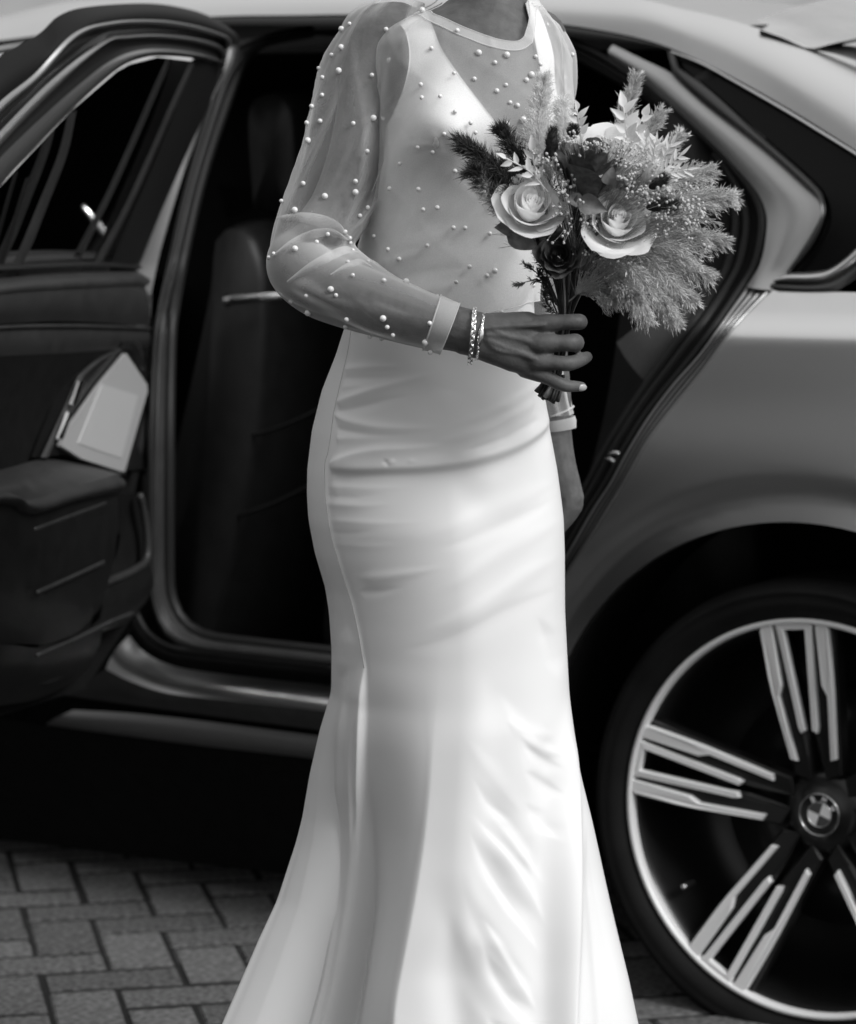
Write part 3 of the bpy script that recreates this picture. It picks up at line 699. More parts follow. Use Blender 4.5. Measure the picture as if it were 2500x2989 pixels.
def stroke_letters():
    Ls = {'B': [[(0, 0), (0, 1)], [(0, 1), (.5, 1), (.62, .88), (.62, .64), (.5, .52), (0, .52)], [(.5, .52), (.68, .40), (.68, .12), (.55, 0), (0, 0)]],
          'M': [[(0, 0), (0, 1), (.42, .35), (.84, 1), (.84, 0)]], 'W': [[(0, 1), (.24, 0), (.48, .8), (.72, 0), (.96, 1)]]}
    mb = MB()
    for ch, ang in (('B', math.radians(44)), ('M', 0.0), ('W', math.radians(-44))):
        ang += BT; wdt = {'B': .68, 'M': .84, 'W': .96}[ch]; hgt = 0.0072
        for st in Ls[ch]:
            pts = []
            for x, y in st:
                lx = -(x-wdt/2)*hgt; ly = 0.0218+y*hgt
                pts.append(CL(lx*math.cos(ang)+ly*math.sin(ang), 0.0478, HZ-lx*math.sin(ang)+ly*math.cos(ang)))
            for p_, q_ in zip(pts[:-1], pts[1:]): mb.add(*tube([p_, q_], 0.0008, 6))
    return mb
stroke_letters().build('badge_letters', M['badge_white'], wheel)['kind'] = 'stuff'

# -- the open rear door (hinged at the B pillar, swung out towards the camera)
HD = C(434, 1200, 0.06)
OP = math.radians(72)
DD = -UF*math.cos(OP) + NO*math.sin(OP); DD = DD/np.linalg.norm(DD)
DM = np.array([-DD[1], DD[0], 0.0])
if DM[0] < 0: DM = -DM                                    # out of the trimmed inner face
def Dp(px, py, o=0.0, tum=True):
    d = ray(px, py); oo = o
    for _ in range(14):
        t = ((HD-CAM) @ DM + oo)/(d @ DM); p = CAM+d*t
        oo = 0.5*oo+0.5*(o + (0.42*max(0.0, p[2]-1.16) if tum else 0))
    return p
def dcurve(px, n=40, o=0.0): return np.array([Dp(x, y, o) for x, y in resample(px, n)])
def dl(p):          # door coordinates: along the door from the hinge, height
    q = np.asarray(p)-HD; return (q @ DD, p[2])
def dstrip(name, a, b, m, n=50, oa=0.0, ob=0.0, bulge=0.006, rows=6, parent=None):
    A = dcurve(a, n, oa); Bc = dcurve(b, n, ob); cs = []
    for t in np.linspace(0, 1, rows): cs.append(A*(1-t)+Bc*t+DM*bulge*math.sin(math.pi*t))
    return mesh_obj(name, *loft(cs), m, parent)
def dpoly(name, px, o, m, parent, thick=0.01, n=None, smooth=False):
    pts = resample(px+[px[0]], n)[:-1] if n else np.array(px, float)
    v = [Dp(x, y, o, False) for x, y in pts]+[Dp(x, y, o, False)-DM*thick for x, y in pts]; k = len(pts)
    return mesh_obj(name, v, [tuple(range(k)), tuple(range(2*k-1, k-1, -1))]+[(i, (i+1) % k, k+(i+1) % k, k+i) for i in range(k)], m, parent, smooth=smooth)
# outer skin and the core of the door
skin_px = [(434, 850), (434, 1300), (430, 1560), (395, 1790), (250, 2010), (0, 2090), (-400, 2180), (-700, 2200), (-760, 1500), (-700, 900), (-300, 870), (0, 840)]
door = mesh_obj('rear_door', *[x for x in (lambda v: (v, [tuple(range(len(skin_px))), tuple(range(2*len(skin_px)-1, len(skin_px)-1, -1))]+[(i, (i+1) % len(skin_px), len(skin_px)+(i+1) % len(skin_px), len(skin_px)+i) for i in range(len(skin_px))]))([Dp(x, y, -0.01, False) for x, y in skin_px]+[Dp(x, y, -0.01, False)-DM*0.09 for x, y in skin_px])], 'dark', car, smooth=False)
door['label'] = 'open rear door showing its dark leather inner trim'
# window frame: nested mouldings round the arch, outermost first
f0 = [(-260, 420), (-120, 270), (0, 165), (112, 100), (172, 46), (256, 20), (435, 10), (564, 30), (640, 62), (682, 98), (684, 118)]
f1 = [(-260, 600), (-120, 430), (0, 298), (102, 215), (215, 98), (330, 62), (461, 58), (560, 72), (640, 96), (668, 112), (668, 132)]
f2 = [(-260, 640), (-120, 465), (0, 330), (110, 230), (222, 106), (335, 72), (461, 68), (560, 83), (635, 106), (662, 122), (664, 142)]
f3 = [(-260, 700), (-120, 520), (0, 385), (150, 235), (300, 120), (370, 103), (461, 99), (560, 109), (630, 128), (655, 150), (655, 162)]
f4 = [(-260, 740), (-120, 560), (0, 425), (150, 270), (300, 132), (370, 114), (461, 110), (560, 120), (628, 139), (650, 158), (652, 172)]
f5 = [(-260, 790), (-120, 610), (0, 462), (150, 318), (250, 232), (320, 180), (384, 152), (461, 142), (560, 152), (630, 172), (646, 182), (648, 186)]
f6 = [(-260, 900), (-120, 720), (0, 545), (100, 436), (205, 326), (300, 238), (360, 192), (410, 172), (461, 164), (560, 170), (630, 186), (642, 192), (644, 196)]
fr = dstrip('window_frame', f0, f1, 'frame_black', 70, -0.03, 0.01, 0.012, 6, door)
dstrip('window_frame_seal', f1, f2, 'paint_in', 70, 0.012, 0.014, 0.006, 5, door)
dstrip('window_frame_channel', f2, f3, 'black', 70, 0.010, 0.012, -0.008, 5, door)
dstrip('window_frame_seal', f3, f4, 'paint_in', 70, 0.016, 0.018, 0.006, 5, door)
dstrip('window_frame_channel', f4, f5, 'rubber', 70, 0.014, 0.018, -0.004, 5, door)
dstrip('window_frame_trim', f5, f6, 'paint_in', 70, 0.022, 0.016, 0.008, 7, door)
# hinge side of the frame, seen edge on
dstrip('frame_pillar', [(560, 175), (520, 300), (450, 480), (380, 640), (320, 790)], [(650, 190), (630, 250), (600, 330), (540, 460), (470, 620), (392, 800)], 'rubber', 40, 0.012, 0.006, 0.010, 6, door)
dstrip('frame_guide', [(553, 185), (500, 300), (430, 460), (360, 610), (268, 780)], [(565, 185), (514, 300), (444, 460), (376, 610), (292, 780)], 'leather', 40, 0.014, 0.014, 0.006, 4, door)
# window glass, its quarter divider
gl = [(-240, 900), (0, 545), (205, 326), (360, 192), (461, 166), (630, 186), (560, 400), (400, 795), (0, 820), (-240, 850)]
gv = [Dp(x, y, -0.006) for x, y in resample(gl+[gl[0]], 60, False)[:-1]]
gp = [dl(p) for p in gv]
mesh_obj('window_glass', *patch(gp, lambda a, z: HD*np.array([1, 1, 0])+DD*a+DM*(-0.006+0.42*max(0, z-1.16))+np.array([0, 0, z]), 0.05), 'glass', door)
dstrip('window_divider', [(200, 330), (170, 450), (110, 600), (60, 720), (18, 810)], [(222, 322), (196, 450), (140, 600), (92, 720), (48, 810)], 'leather', 30, 0.010, 0.010, 0.006, 5, door)
dstrip('window_divider', [(75, 520), (50, 600), (20, 700), (-10, 800)], [(85, 515), (60, 600), (32, 700), (4, 800)], 'rubber', 30, 0.004, 0.004, 0.004, 4, door)
# waist moulding and upper trim
dstrip('waist_seal', [(-300, 786), (0, 772), (250, 764), (400, 770)], [(-300, 808), (0, 790), (250, 778), (410, 786)], 'rubber', 30, 0.012, 0.03, 0.006, 4, door)
dstrip('waist_rail', [(-300, 850), (0, 812), (160, 798), (300, 791), (392, 790), (412, 800)], [(-300, 900), (0, 858), (160, 845), (300, 838), (410, 832), (424, 838)], 'leather', 40, 0.020, 0.050, 0.014, 7, door)
dstrip('upper_trim', [(-300, 900), (0, 858), (160, 845), (300, 838), (410, 832), (424, 838)], [(-300, 966), (0, 946), (160, 938), (300, 942), (400, 949), (434, 951)], 'leather', 40, 0.048, 0.030, 0.006, 7, door)
dstrip('trim_piping', [(-300, 975), (0, 950), (200, 946), (350, 950), (434, 955)], [(-300, 988), (0, 962), (200, 957), (350, 960), (434, 963)], 'leather', 40, 0.030, 0.034, 0.007, 5, door)
dstrip('middle_trim', [(-300, 985), (0, 960), (200, 955), (350, 958), (434, 962)], [(-300, 1060), (0, 1040), (200, 1030), (330, 1020), (400, 1015), (434, 1015)], 'leather', 40, 0.032, 0.020, 0.004, 5, door)
dstrip('recess_panel', [(-300, 1058), (0, 1038), (200, 1028), (330, 1018), (434, 1012)], [(-300, 1400), (0, 1390), (150, 1360), (300, 1370), (434, 1380)], 'dark', 40, 0.020, -0.005, -0.01, 5, door)
# handle surround with bright strips and the pale speaker plate
sur = dpoly('handle_surround', [(340, 1020), (355, 992), (395, 994), (418, 1030), (432, 1110), (434, 1365), (388, 1372), (352, 1372), (240, 1340), (180, 1326), (125, 1336), (150, 1270), (205, 1135), (232, 1100), (270, 1070)], 0.020, 'wheelblack', door, 0.02)
dstrip('handle_trim', [(346, 1018), (290, 1045), (240, 1085), (222, 1110), (190, 1185), (120, 1335)], [(352, 1025), (296, 1052), (250, 1092), (236, 1118), (204, 1190), (140, 1335)], 'leather', 40, 0.026, 0.026, 0.006, 5, door)
dstrip('handle_trim', [(354, 993), (378, 990), (402, 998), (416, 1030), (424, 1080)], [(346, 1020), (366, 1020), (385, 1030), (398, 1055), (416, 1085)], 'satinmetal', 24, 0.028, 0.022, 0.004, 4, door)
dstrip('door_handle', [(228, 1112), (215, 1150), (203, 1180)], [(243, 1112), (230, 1150), (216, 1184)], 'chrome', 16, 0.034, 0.030, 0.008, 6, door)
dstrip('door_handle', [(194, 1202), (180, 1240), (164, 1280)], [(206, 1202), (193, 1240), (179, 1282)], 'chrome', 16, 0.036, 0.032, 0.008, 6, door)
sc_px = [(370, 1032), (430, 1122), (432, 1142), (365, 1377), (351, 1375), (239, 1339), (180, 1302), (184, 1278), (295, 1122)]
dpoly('speaker_plate', sc_px, 0.032, 'brushed', door, 0.008)
dpoly('speaker_grille', [(299, 1122), (404, 1155), (355, 1338), (229, 1294)], 0.0332, M.setdefault('grille', mat('grille_metal', 0.62, 0.45, 0.4, bump=0.4, bscale=2500)), door, 0.004)
dstrip('handle_trim', [(421, 1200), (424, 1280), (428, 1366)], [(418, 1206), (402, 1290), (388, 1376)], 'satinmetal', 16, 0.010, 0.014, 0.003, 4, door)
# armrest with its rolled front lip, seat-side face and stitched lines
a_top = [(-300, 1440), (0, 1372), (120, 1342), (239, 1354), (359, 1386)]
a_lip = [(-300, 1460), (0, 1436), (60, 1458), (120, 1452), (200, 1425), (340, 1384)]
a_bot = [(-300, 1500), (0, 1470), (60, 1492), (110, 1500), (220, 1465), (345, 1440)]
arm_ = dstrip('armrest', a_top, a_lip, 'leather', 50, 0.020, 0.105, 0.020, 8, door)
dstrip('armrest_lip', a_lip, a_bot, 'leather', 50, 0.105, 0.098, 0.016, 8, door)
dstrip('armrest_face', a_bot, [(-300, 1900), (0, 1880), (90, 1880), (120, 1880), (220, 1850), (290, 1780)], 'leather2', 50, 0.098, 0.060, 0.012, 8, door)
dstrip('side_face', [(105, 1500), (200, 1470), (300, 1438), (350, 1420)], [(110, 2000), (160, 1990), (230, 1930), (275, 1790)], 'leather2', 40, 0.095, 0.04, 0.004, 8, door)
for a in ([(100, 1545), (200, 1508), (310, 1468)], [(108, 1730), (210, 1684), (305, 1640)], [(108, 1914), (210, 1870), (330, 1812), (390, 1790)]):
    mesh_obj('trim_seam', *tube(dcurve(a, 20, 0.097), 0.0035, 8, flat=0.6), 'leather', door)
cc = Dp(324, 1468, 0.062, False)
x_, y_, z_ = frame_of(DM)
mesh_obj('tweeter', *loft([[cc+(x_*math.cos(t)*.8+y_*math.sin(t)*1.5)*rad+DM*h for t in np.linspace(0, 2*math.pi, 28, endpoint=False)] for rad, h in ((.026, .0), (.024, .006), (.016, .004), (.002, .002))], True), 'wheelblack', door)
mesh_obj('tweeter_cap', *sphere(cc+DM*.006, 0.006, 12, 8), 'satinmetal', door)
dstrip('door_pocket', [(350, 1440), (412, 1450), (430, 1550), (432, 1640), (400, 1665), (290, 1705)], [(340, 1560), (350, 1560), (345, 1600), (330, 1640), (310, 1660), (300, 1690)], 'dark', 40, 0.03, 0.01, 0.0, 4, door)
mesh_obj('pocket_rim', *tube(dcurve([(408, 1445), (418, 1480), (430, 1560), (428, 1632), (396, 1662), (340, 1688), (291, 1706)], 40, 0.045), 0.007, 8), 'leather', door)
dstrip('pocket_face', [(291, 1710), (340, 1692), (400, 1665), (434, 1640)], [(262, 1865), (310, 1840), (371, 1816), (425, 1760)], 'leather2', 30, 0.045, 0.035, 0.012, 6, door)
dstrip('lower_trim', [(-300, 1905), (0, 1880), (110, 1890), (220, 1860), (300, 1800)], [(-300, 2100), (0, 2060), (110, 2040), (200, 2000), (250, 1960)], 'leather2', 30, 0.058, 0.02, 0.01, 5, door)
# ================================================================== the bride
D0 = 3.30
foot = P(1290, 3560, D0); foot[2] = 0.0
bride = thing('person', 'woman in a long satin wedding gown with pearl-dotted sheer sleeves by the car', 'person', foot)
# torso and gown sections: y, left, right (pixels at the silhouette), front depth (m)
SIL = np.array([
 (-80, 1325, 1540, .060), (-30, 1322, 1542, .062), (10, 1300, 1552, .066), (40, 1225, 1585, .075), (80, 1150, 1618, .088), (130, 1108, 1640, .102),
 (200, 1102, 1650, .120), (300, 1112, 1655, .135), (400, 1110, 1648, .142), (500, 1095, 1625, .134), (600, 1080, 1600, .124), (700, 1065, 1575, .116),
 (800, 1048, 1562, .112), (880, 1030, 1558, .114), (954, 1008, 1562, .120), (1039, 980, 1572, .128), (1139, 940, 1588, .140), (1253, 911, 1606, .152),
 (1367, 897, 1628, .160), (1438, 896, 1638, .162), (1509, 900, 1647, .162), (1609, 918, 1651, .158), (1708, 947, 1652, .152), (1780, 958, 1653, .147),
 (1893, 965, 1659, .140), (2022, 962, 1666, .136), (2136, 927, 1678, .137), (2264, 897, 1703, .139), (2392, 874, 1736, .143), (2463, 855, 1753, .146),
 (2634, 797, 1793, .152), (2748, 742, 1822, .154), (2860, 692, 1851, .158), (2988, 634, 1880, .164), (3150, 560, 1925, .180), (3350, 480, 1985, .210), (3560, 420, 2050, .245)])
_ys = np.linspace(-80, 3560, 1821)
def _sm(col, win=41):
    a = np.interp(_ys, SIL[:, 0], SIL[:, col]); k = np.hanning(win); k /= k.sum()
    return np.convolve(np.pad(a, win//2, mode='reflect', reflect_type='odd'), k, 'valid')
_L, _R, _D = _sm(1, 31), _sm(2, 31), _sm(3, 61)
def tor(y): return np.interp(y, _ys, _L), np.interp(y, _ys, _R), np.interp(y, _ys, _D)
def torso_pts(th, y, off=0.0, fold=None):
    """th: angle round the body (0 = towards the camera), y: pixel row; arrays."""
    th = np.asarray(th, float); y = np.asarray(y, float)
    L, R, D = tor(y); cx = (L+R)/2; hw = (R-L)/2
    ct, st = np.cos(th), np.sin(th)
    ss = np.sign(st)*np.abs(st)**0.94; cc = np.sign(ct)*np.abs(ct)**0.88
    px = cx + hw*ss
    v = (CY-y)/F
    base = np.stack([(cx-CX)/F/(cp+v*sp)*D0, np.full_like(y, D0), HC+(-sp+v*cp)/(cp+v*sp)*D0], -1)
    k = D0/F
    lat = (hw*k+off)*ss; dep = np.where(cc > 0, (D+off)*cc, (D*0.9+off)*cc)
    # chest: two soft mounds
    bust = 0.034*np.exp(-((px-1300)/95.)**2-((y-395)/95.)**2) + 0.030*np.exp(-((px-1560)/80.)**2-((y-385)/90.)**2)
    belly = 0.010*np.exp(-((px-1330)/160.)**2-((y-1230)/150.)**2)
    dep = dep + np.where(ct > 0, (bust+belly)*np.clip(ct*2, 0, 1), 0)
    if fold is not None:
        h = fold(px, y)*np.clip(ct*2.5+0.1, 0, 1)
        dep = dep + h*np.clip(cc, 0.15, 1); lat = lat + h*ss*0.8
    p = base.copy(); p[..., 0] += lat; p[..., 1] -= dep
    return p

# --- gown folds, each a soft ridge (or groove) along a traced line: points, width left, width right, height (mm)
RID = []
def rg(pts, wl, wr, mm, fade=0.18, grow=1.0, gain=1.0, pw=2.0):
    """Widths: left/right of an upright fold, above/below a level one; grow and gain scale width and height towards its end."""
    q = resample(pts, 40); dx, dy = abs(q[-1]-q[0]); ax = 1 if dy > dx else 0
    if q[-1][ax] < q[0][ax]: q = q[::-1]
    q[:, ax] = np.maximum.accumulate(q[:, ax])
    RID.append((ax, q, wl, wr, mm*0.001, fade if isinstance(fade, tuple) else (fade, fade), grow, gain, pw))
# waist and hip creases: crisp at the seam, dying out across the front
K = (0.05, 0.75)
rg([(985, 1162), (1030, 1143), (1100, 1118), (1190, 1092), (1280, 1070)], 10, 18, 4.4, K, 1.5, 1, 1.5)
rg([(985, 1188), (1050, 1172), (1130, 1150), (1230, 1130)], 10, 12, -2.4, K, 1.5, 1, 1.6)
rg([(978, 1194), (1030, 1210), (1100, 1221), (1190, 1224), (1300, 1218)], 9, 15, 3.4, K, 1.5, 1, 1.5)
rg([(985, 1234), (1050, 1243), (1130, 1246), (1220, 1240)], 10, 12, -2.2, K, 1.4, 1, 1.6)
rg([(1010, 1068), (1050, 1062), (1120, 1056), (1190, 1054)], 9, 12, 1.8, K, 1.4, 1, 1.6)
rg([(1000, 1095), (1050, 1092), (1130, 1088), (1200, 1084)], 9, 10, -1.4, K, 1.4, 1, 1.6)
rg([(1004, 1118), (1040, 1112), (1080, 1108)], 6, 8, 1.0, K, 1.4, 1, 1.6)
rg([(985, 1262), (1040, 1255), (1110, 1252), (1190, 1246)], 8, 12, 1.8, K, 1.5, 1, 1.6)
rg([(966, 1334), (1010, 1312), (1060, 1294), (1120, 1283), (1210, 1276), (1310, 1266)], 8, 26, 5.2, (0.04, .6), 1.4, 1, 1.5)
rg([(962, 1342), (1040, 1339), (1130, 1333), (1250, 1326), (1370, 1311), (1480, 1284), (1560, 1250), (1618, 1208)], 34, 18, 4.4, (.06, .03), 1.0, 1, 1.6)
rg([(970, 1362), (1040, 1364), (1130, 1358), (1250, 1350), (1370, 1336), (1480, 1312), (1560, 1280), (1622, 1240)], 18, 40, -2.8, (.06, .05), 1.0, 1, 1.8)
rg([(1128, 1308), (1136, 1320), (1140, 1332)], 8, 10, -1.6, 0.4)
rg([(1142, 1330), (1150, 1316), (1156, 1306)][::-1], 7, 10, 1.3, 0.4)
rg([(1200, 1322), (1204, 1312), (1206, 1304)][::-1], 8, 12, .7, 0.4)
rg([(1260, 1262), (1340, 1246), (1440, 1216), (1560, 1160)], 18, 26, 2.2, (.5, .1), 1.0, 1, 1.8)
rg([(1300, 1216), (1400, 1190), (1500, 1150), (1570, 1110)], 14, 18, 1.4, (.5, .1))
rg([(1330, 1290), (1450, 1262), (1570, 1210)], 12, 14, -1.6, (.4, .1))
for y_, a_, l_ in ((1396, 1.0, 1180), (1424, -0.9, 1080), (1446, 1.1, 1120), (1492, 0.8, 1210), (1526, -.7, 1070), (1560, .5, 1150)):
    rg([(962+max(0, (y_-1450)*.18), y_), (1020, y_-2), ((1020+l_)/2, y_-4), (l_, y_-10), (l_+60, y_-18)], 9, 11, a_, (.05, .8), 1.6, 1, 1.6)
rg([(1240, 1520), (1420, 1456), (1640, 1385)], 34, 30, 1.5, .4)
rg([(1260, 1560), (1450, 1500), (1645, 1430)], 20, 24, -1.2, .4)
rg([(1260, 1690), (1460, 1570), (1648, 1500)], 30, 34, 1.4, .4)
rg([(1220, 1800), (1380, 1730), (1530, 1640), (1650, 1600)], 30, 40, 1.9, .4)
rg([(1160, 1850), (1300, 1815), (1460, 1742), (1650, 1690)], 20, 40, -1.1, (.4, .3))
rg([(1040, 1650), (1120, 1642), (1220, 1622), (1320, 1600)], 16, 18, 1.2, (.2, .7))
rg([(1050, 1690), (1120, 1682), (1200, 1662)], 12, 14, -1.0, (.2, .7))
rg([(1560, 1760), (1600, 1850), (1630, 1960)], 20, 30, -2.5, .35)
rg([(1020, 1790), (1010, 1880), (985, 1960)], 20, 26, 2.5, .35)
# the thigh: the cloth turns from the shaded side to the lit side
rg([(1300, 1330), (1305, 1450), (1318, 1600), (1335, 1750), (1340, 1900), (1335, 2050), (1325, 2300), (1310, 2600)], 190, 100, 11.0, (.16, .55))
# upper bodice pulls
rg([(1040, 810), (1120, 770), (1210, 740), (1300, 725)], 14, 22, 2.4, (.1, .6))
rg([(1060, 860), (1160, 815), (1280, 785), (1400, 770)], 18, 22, -2.0, (.1, .6))
rg([(1120, 880), (1240, 845), (1370, 820)], 18, 22, 2.0, .4)
rg([(1080, 760), (1180, 720), (1300, 680), (1440, 650)], 24, 30, 1.6, (.1, .6))
rg([(1262, 385), (1272, 430), (1288, 490)], 10, 14, 3.6, 0.35)
rg([(1290, 400), (1302, 440), (1316, 470)], 8, 10, -2.4, 0.35)
rg([(1165, 436), (1230, 432), (1300, 440)], 5, 9, 1.8, 0.35)
rg([(1190, 470), (1250, 452), (1320, 440)], 8, 10, -1.2, 0.35)
# seam groove and its piping
seam = [(1034, 945), (1026, 1000), (1012, 1060), (995, 1130), (982, 1190), (975, 1240), (966, 1300), (957, 1338), (959, 1400), (965, 1460), (976, 1530), (992, 1590), (1012, 1660), (1035, 1730), (1052, 1800), (1064, 1870), (1071, 1930), (1068, 2000), (1052, 2060)]
rg(seam, 16, 6, 1.0, (0.03, .3)); rg([(x+6, y) for x, y in seam], 5, 12, -1.0, (0.03, .3))
# godet at the left: bright rolled edge over a deep valley
rg([(1072, 1880), (1052, 2030), (1024, 2150), (985, 2290), (926, 2492), (866, 2690), (822, 2850), (778, 3000), (700, 3250), (640, 3540)], 34, 8, 9.0, 0.08, 2.2, 2.0)
rg([(1030, 1900), (990, 2060), (950, 2190), (915, 2310), (868, 2470), (800, 2690), (730, 2900), (690, 3020), (600, 3300)], 22, 12, 6.0, 0.15, 1.6, 1.2)
rg([(1046, 2020), (1010, 2150), (975, 2290), (925, 2450)], 10, 12, -3.0, 0.3)
# the long pleat: its shaded flank falls away to the left, its bright one turns to the right
rg([(1400, 1900), (1385, 2100), (1370, 2300), (1360, 2500), (1350, 2700)], 70, 60, 7.0, 0.3)
rg([(1310, 2560), (1320, 2750), (1340, 2900), (1350, 3100), (1350, 3400)], 60, 60, -9.0, 0.25)
# slanting drapes at the right
rg([(1440, 1960), (1480, 2070), (1510, 2180), (1545, 2330), (1560, 2500)], 87, 42, 4.32, 0.25)
rg([(1370, 2190), (1410, 2262), (1455, 2325), (1500, 2378), (1558, 2450), (1600, 2520)], 20, 42, -2.88, 0.4)
rg([(1365, 2300), (1410, 2360), (1465, 2425), (1515, 2490), (1570, 2580), (1600, 2640)], 45, 20, 3.17, 0.4)
rg([(1365, 2345), (1400, 2420), (1440, 2490), (1480, 2548), (1540, 2630), (1590, 2710)], 20, 57, -3.74, 0.4)
rg([(1405, 2270), (1470, 2350), (1520, 2420), (1560, 2490)], 20, 20, 2.16, 0.3)
rg([(1400, 2640), (1440, 2745), (1485, 2815), (1530, 2870), (1590, 2950)], 22, 57, -3.74, 0.4)
rg([(1400, 2590), (1460, 2700), (1515, 2785), (1575, 2870)], 45, 17, 3.24, 0.3)
rg([(1420, 2860), (1480, 2950), (1540, 3015), (1590, 3090)], 20, 45, -3.60, 0.3)
rg([(1510, 2120), (1570, 2165), (1640, 2210)], 15, 25, -1.87, 0.35)
rg([(1500, 2090), (1570, 2138), (1640, 2170)], 17, 15, 1.73, 0.35)
rg([(1515, 2195), (1580, 2235), (1645, 2280)], 15, 27, -1.87, 0.35)
rg([(1525, 2280), (1580, 2340), (1640, 2405)], 22, 30, -1.73, 0.35)
rg([(1460, 2045), (1540, 2095), (1620, 2110)], 22, 27, 1.44, 0.35)
rg([(1350, 2080), (1400, 2160), (1460, 2240), (1530, 2330)], 27, 32, 1.08, 0.45)
rg([(1350, 2440), (1390, 2540), (1450, 2640), (1530, 2740), (1590, 2810)], 32, 37, 1.15, 0.45)
rg([(1345, 2500), (1385, 2600), (1440, 2690), (1510, 2780)], 22, 42, -1.15, 0.45)
rg([(1340, 2640), (1370, 2760), (1430, 2860), (1500, 2950)], 30, 37, -1.01, 0.45)
# right-hand pleat edge and the plain panel beyond it
rg([(1590, 2050), (1588, 2250), (1585, 2500), (1590, 2750), (1595, 3000), (1610, 3500)], 60, 50, -9.0, 0.2, 1.4, 1.6)
rg([(1662, 1980), (1668, 2120), (1672, 2260), (1672, 2420), (1670, 2640), (1662, 2850), (1658, 3000), (1660, 3250), (1680, 3540)], 40, 16, 10.0, 0.14, 1.3, 1.8)
rg([(1712, 2350), (1726, 2520), (1746, 2700), (1764, 2900), (1785, 3200)], 22, 60, -7.0, 0.25, 1.6, 1.6)
FL_Y = np.array([1800, 1960, 2100, 2250, 2400, 2550, 2700, 2850, 2989, 3200, 3560.])
FL_L = np.array([1120, 1085, 1060, 1026, 985, 940, 900, 862, 822, 760, 660.])
FL_R = np.array([1290, 1278, 1266, 1256, 1238, 1212, 1182, 1152, 1156, 1190, 1205.])
FL_A = np.array([0, .003, .015, .041, .075, .106, .130, .148, .160, .172, .180])
FL_W = np.array([90, 95, 110, 130, 160, 190, 215, 230, 240, 260, 300.])
_fy = np.linspace(1700, 3560, 373); _kf = np.hanning(41); _kf /= _kf.sum()
_fq = [np.convolve(np.pad(np.interp(_fy, FL_Y, q), 20, mode='reflect', reflect_type='odd'), _kf, 'valid') for q in (FL_L, FL_R, FL_A, FL_W)]
_fq[2] = np.clip(_fq[2], 0, 1)
def flank(px, y):
    l, r, a, w_ = [np.interp(y, _fy, q) for q in _fq]
    t = np.clip((px-l)/(r-l), 0, 1)
    mid = -a*(1-(0.75*t**1.25+0.25*sm(0, 1, t)))
    left = -a*(0.80+0.20*np.exp(-((px-l)/40.)**2))
    k = sm(-1, 1, (px-r)/(np.interp(y, [1800, 2000, 2120, 2300, 2500, 2800, 3100], [70, 46, 22, 24, 40, 60, 70])))
    return np.where(px < l, left, mid)*(1-k)
def fold_h(px, y):
    shp = px.shape; q = np.stack([px.ravel(), y.ravel()], 1); h = np.zeros(len(q))
    for ax, pts, wl, wr, a, fade, grow, gain, pw in RID:
        lo, hi = pts[0, ax], pts[-1, ax]; wm = 3.0*max(wl, wr)*max(1, grow)
        m = (q[:, ax] > lo) & (q[:, ax] < hi) & (q[:, 1-ax] > pts[:, 1-ax].min()-wm) & (q[:, 1-ax] < pts[:, 1-ax].max()+wm)
        if not m.any(): continue
        s = q[m]; t = (s[:, ax]-lo)/(hi-lo); c = np.interp(s[:, ax], pts[:, ax], pts[:, 1-ax]); d = s[:, 1-ax]-c
        e = sm(0, fade[0], t)*sm(0, fade[1], 1-t)
        wd = np.where(d < 0, wl, wr)*(1+(grow-1)*t)*(0.35+0.65*e)
        h[m] += a*(1+(gain-1)*t)*e*np.exp(-np.abs(d/wd)**pw)
    h += flank(q[:, 0], q[:, 1])
    # slow unevenness of hanging cloth
    h += 0.0012*np.sin(q[:, 0]*0.011+q[:, 1]*0.004+1.3)*np.sin(q[:, 1]*0.009-q[:, 0]*0.003)
    h += 0.0005*np.sin(q[:, 0]*0.021-q[:, 1]*0.034)*np.sin(q[:, 1]*0.019+0.7)*sm(1500, 1000, q[:, 1])
    return h.reshape(shp)

# --- gown: tube from the bust line down, bodice with V neck and straps above it
YB = 430.0
thf = np.linspace(-math.radians(100), math.radians(100), 381)
thb = np.linspace(math.radians(100), math.radians(260), 60)[1:-1]
th_all = np.concatenate([thf, thb]); rows = np.concatenate([np.arange(YB, 3000, 5.0), np.arange(3000, 3561, 16.0)])
TH, YY = np.meshgrid(th_all, rows)
G = torso_pts(TH, YY, 0.0, fold_h)
V = G.reshape(-1, 3); nth = len(th_all); Fc = grid_faces(len(rows), nth, True)
def th_of(px, y):
    L, R, D = tor(y); s_ = np.clip((px-(L+R)/2)/((R-L)/2), -1, 1)
    return math.asin(math.copysign(abs(s_)**(1/0.94), s_))
lim = math.radians(100)
# bodice outline in (px, y), turned into (angle, scaled y)
bod_px = [(1122, 395), (1160, 330), (1190, 250), (1200, 180), (1190, 110), (1165, 60), (1180, 20), (1205, 8), (1236, 30), (1262, 90), (1290, 165), (1335, 235), (1385, 305), (1440, 375), (1500, 436), (1522, 450),
          (1540, 430), (1560, 370), (1572, 300), (1566, 210), (1552, 130), (1538, 60), (1530, 20), (1548, 8), (1570, 40), (1592, 110), (1608, 180), (1612, 260), (1630, 330), (1645, 390)]
KY = 0.0045
bo = [(-lim, 428*KY)] + [(th_of(x, y), y*KY) for x, y in resample(bod_px, 140)] + [(lim, 428*KY)]
tri = [(t, YB*KY) for t in thf[::-1]]
outl = bo + tri
def bfn(a, b):
    return torso_pts(np.array([a]), np.array([b/KY]), 0.0, fold_h)[0]
def bfn_fast(ol, step):
    v, f = patch(ol, lambda a, b: (a, b, 0), step)
    p = torso_pts(v[:, 0], v[:, 1]/KY, 0.0, fold_h); return p, f
bv, bf = bfn_fast(outl, 0.024)
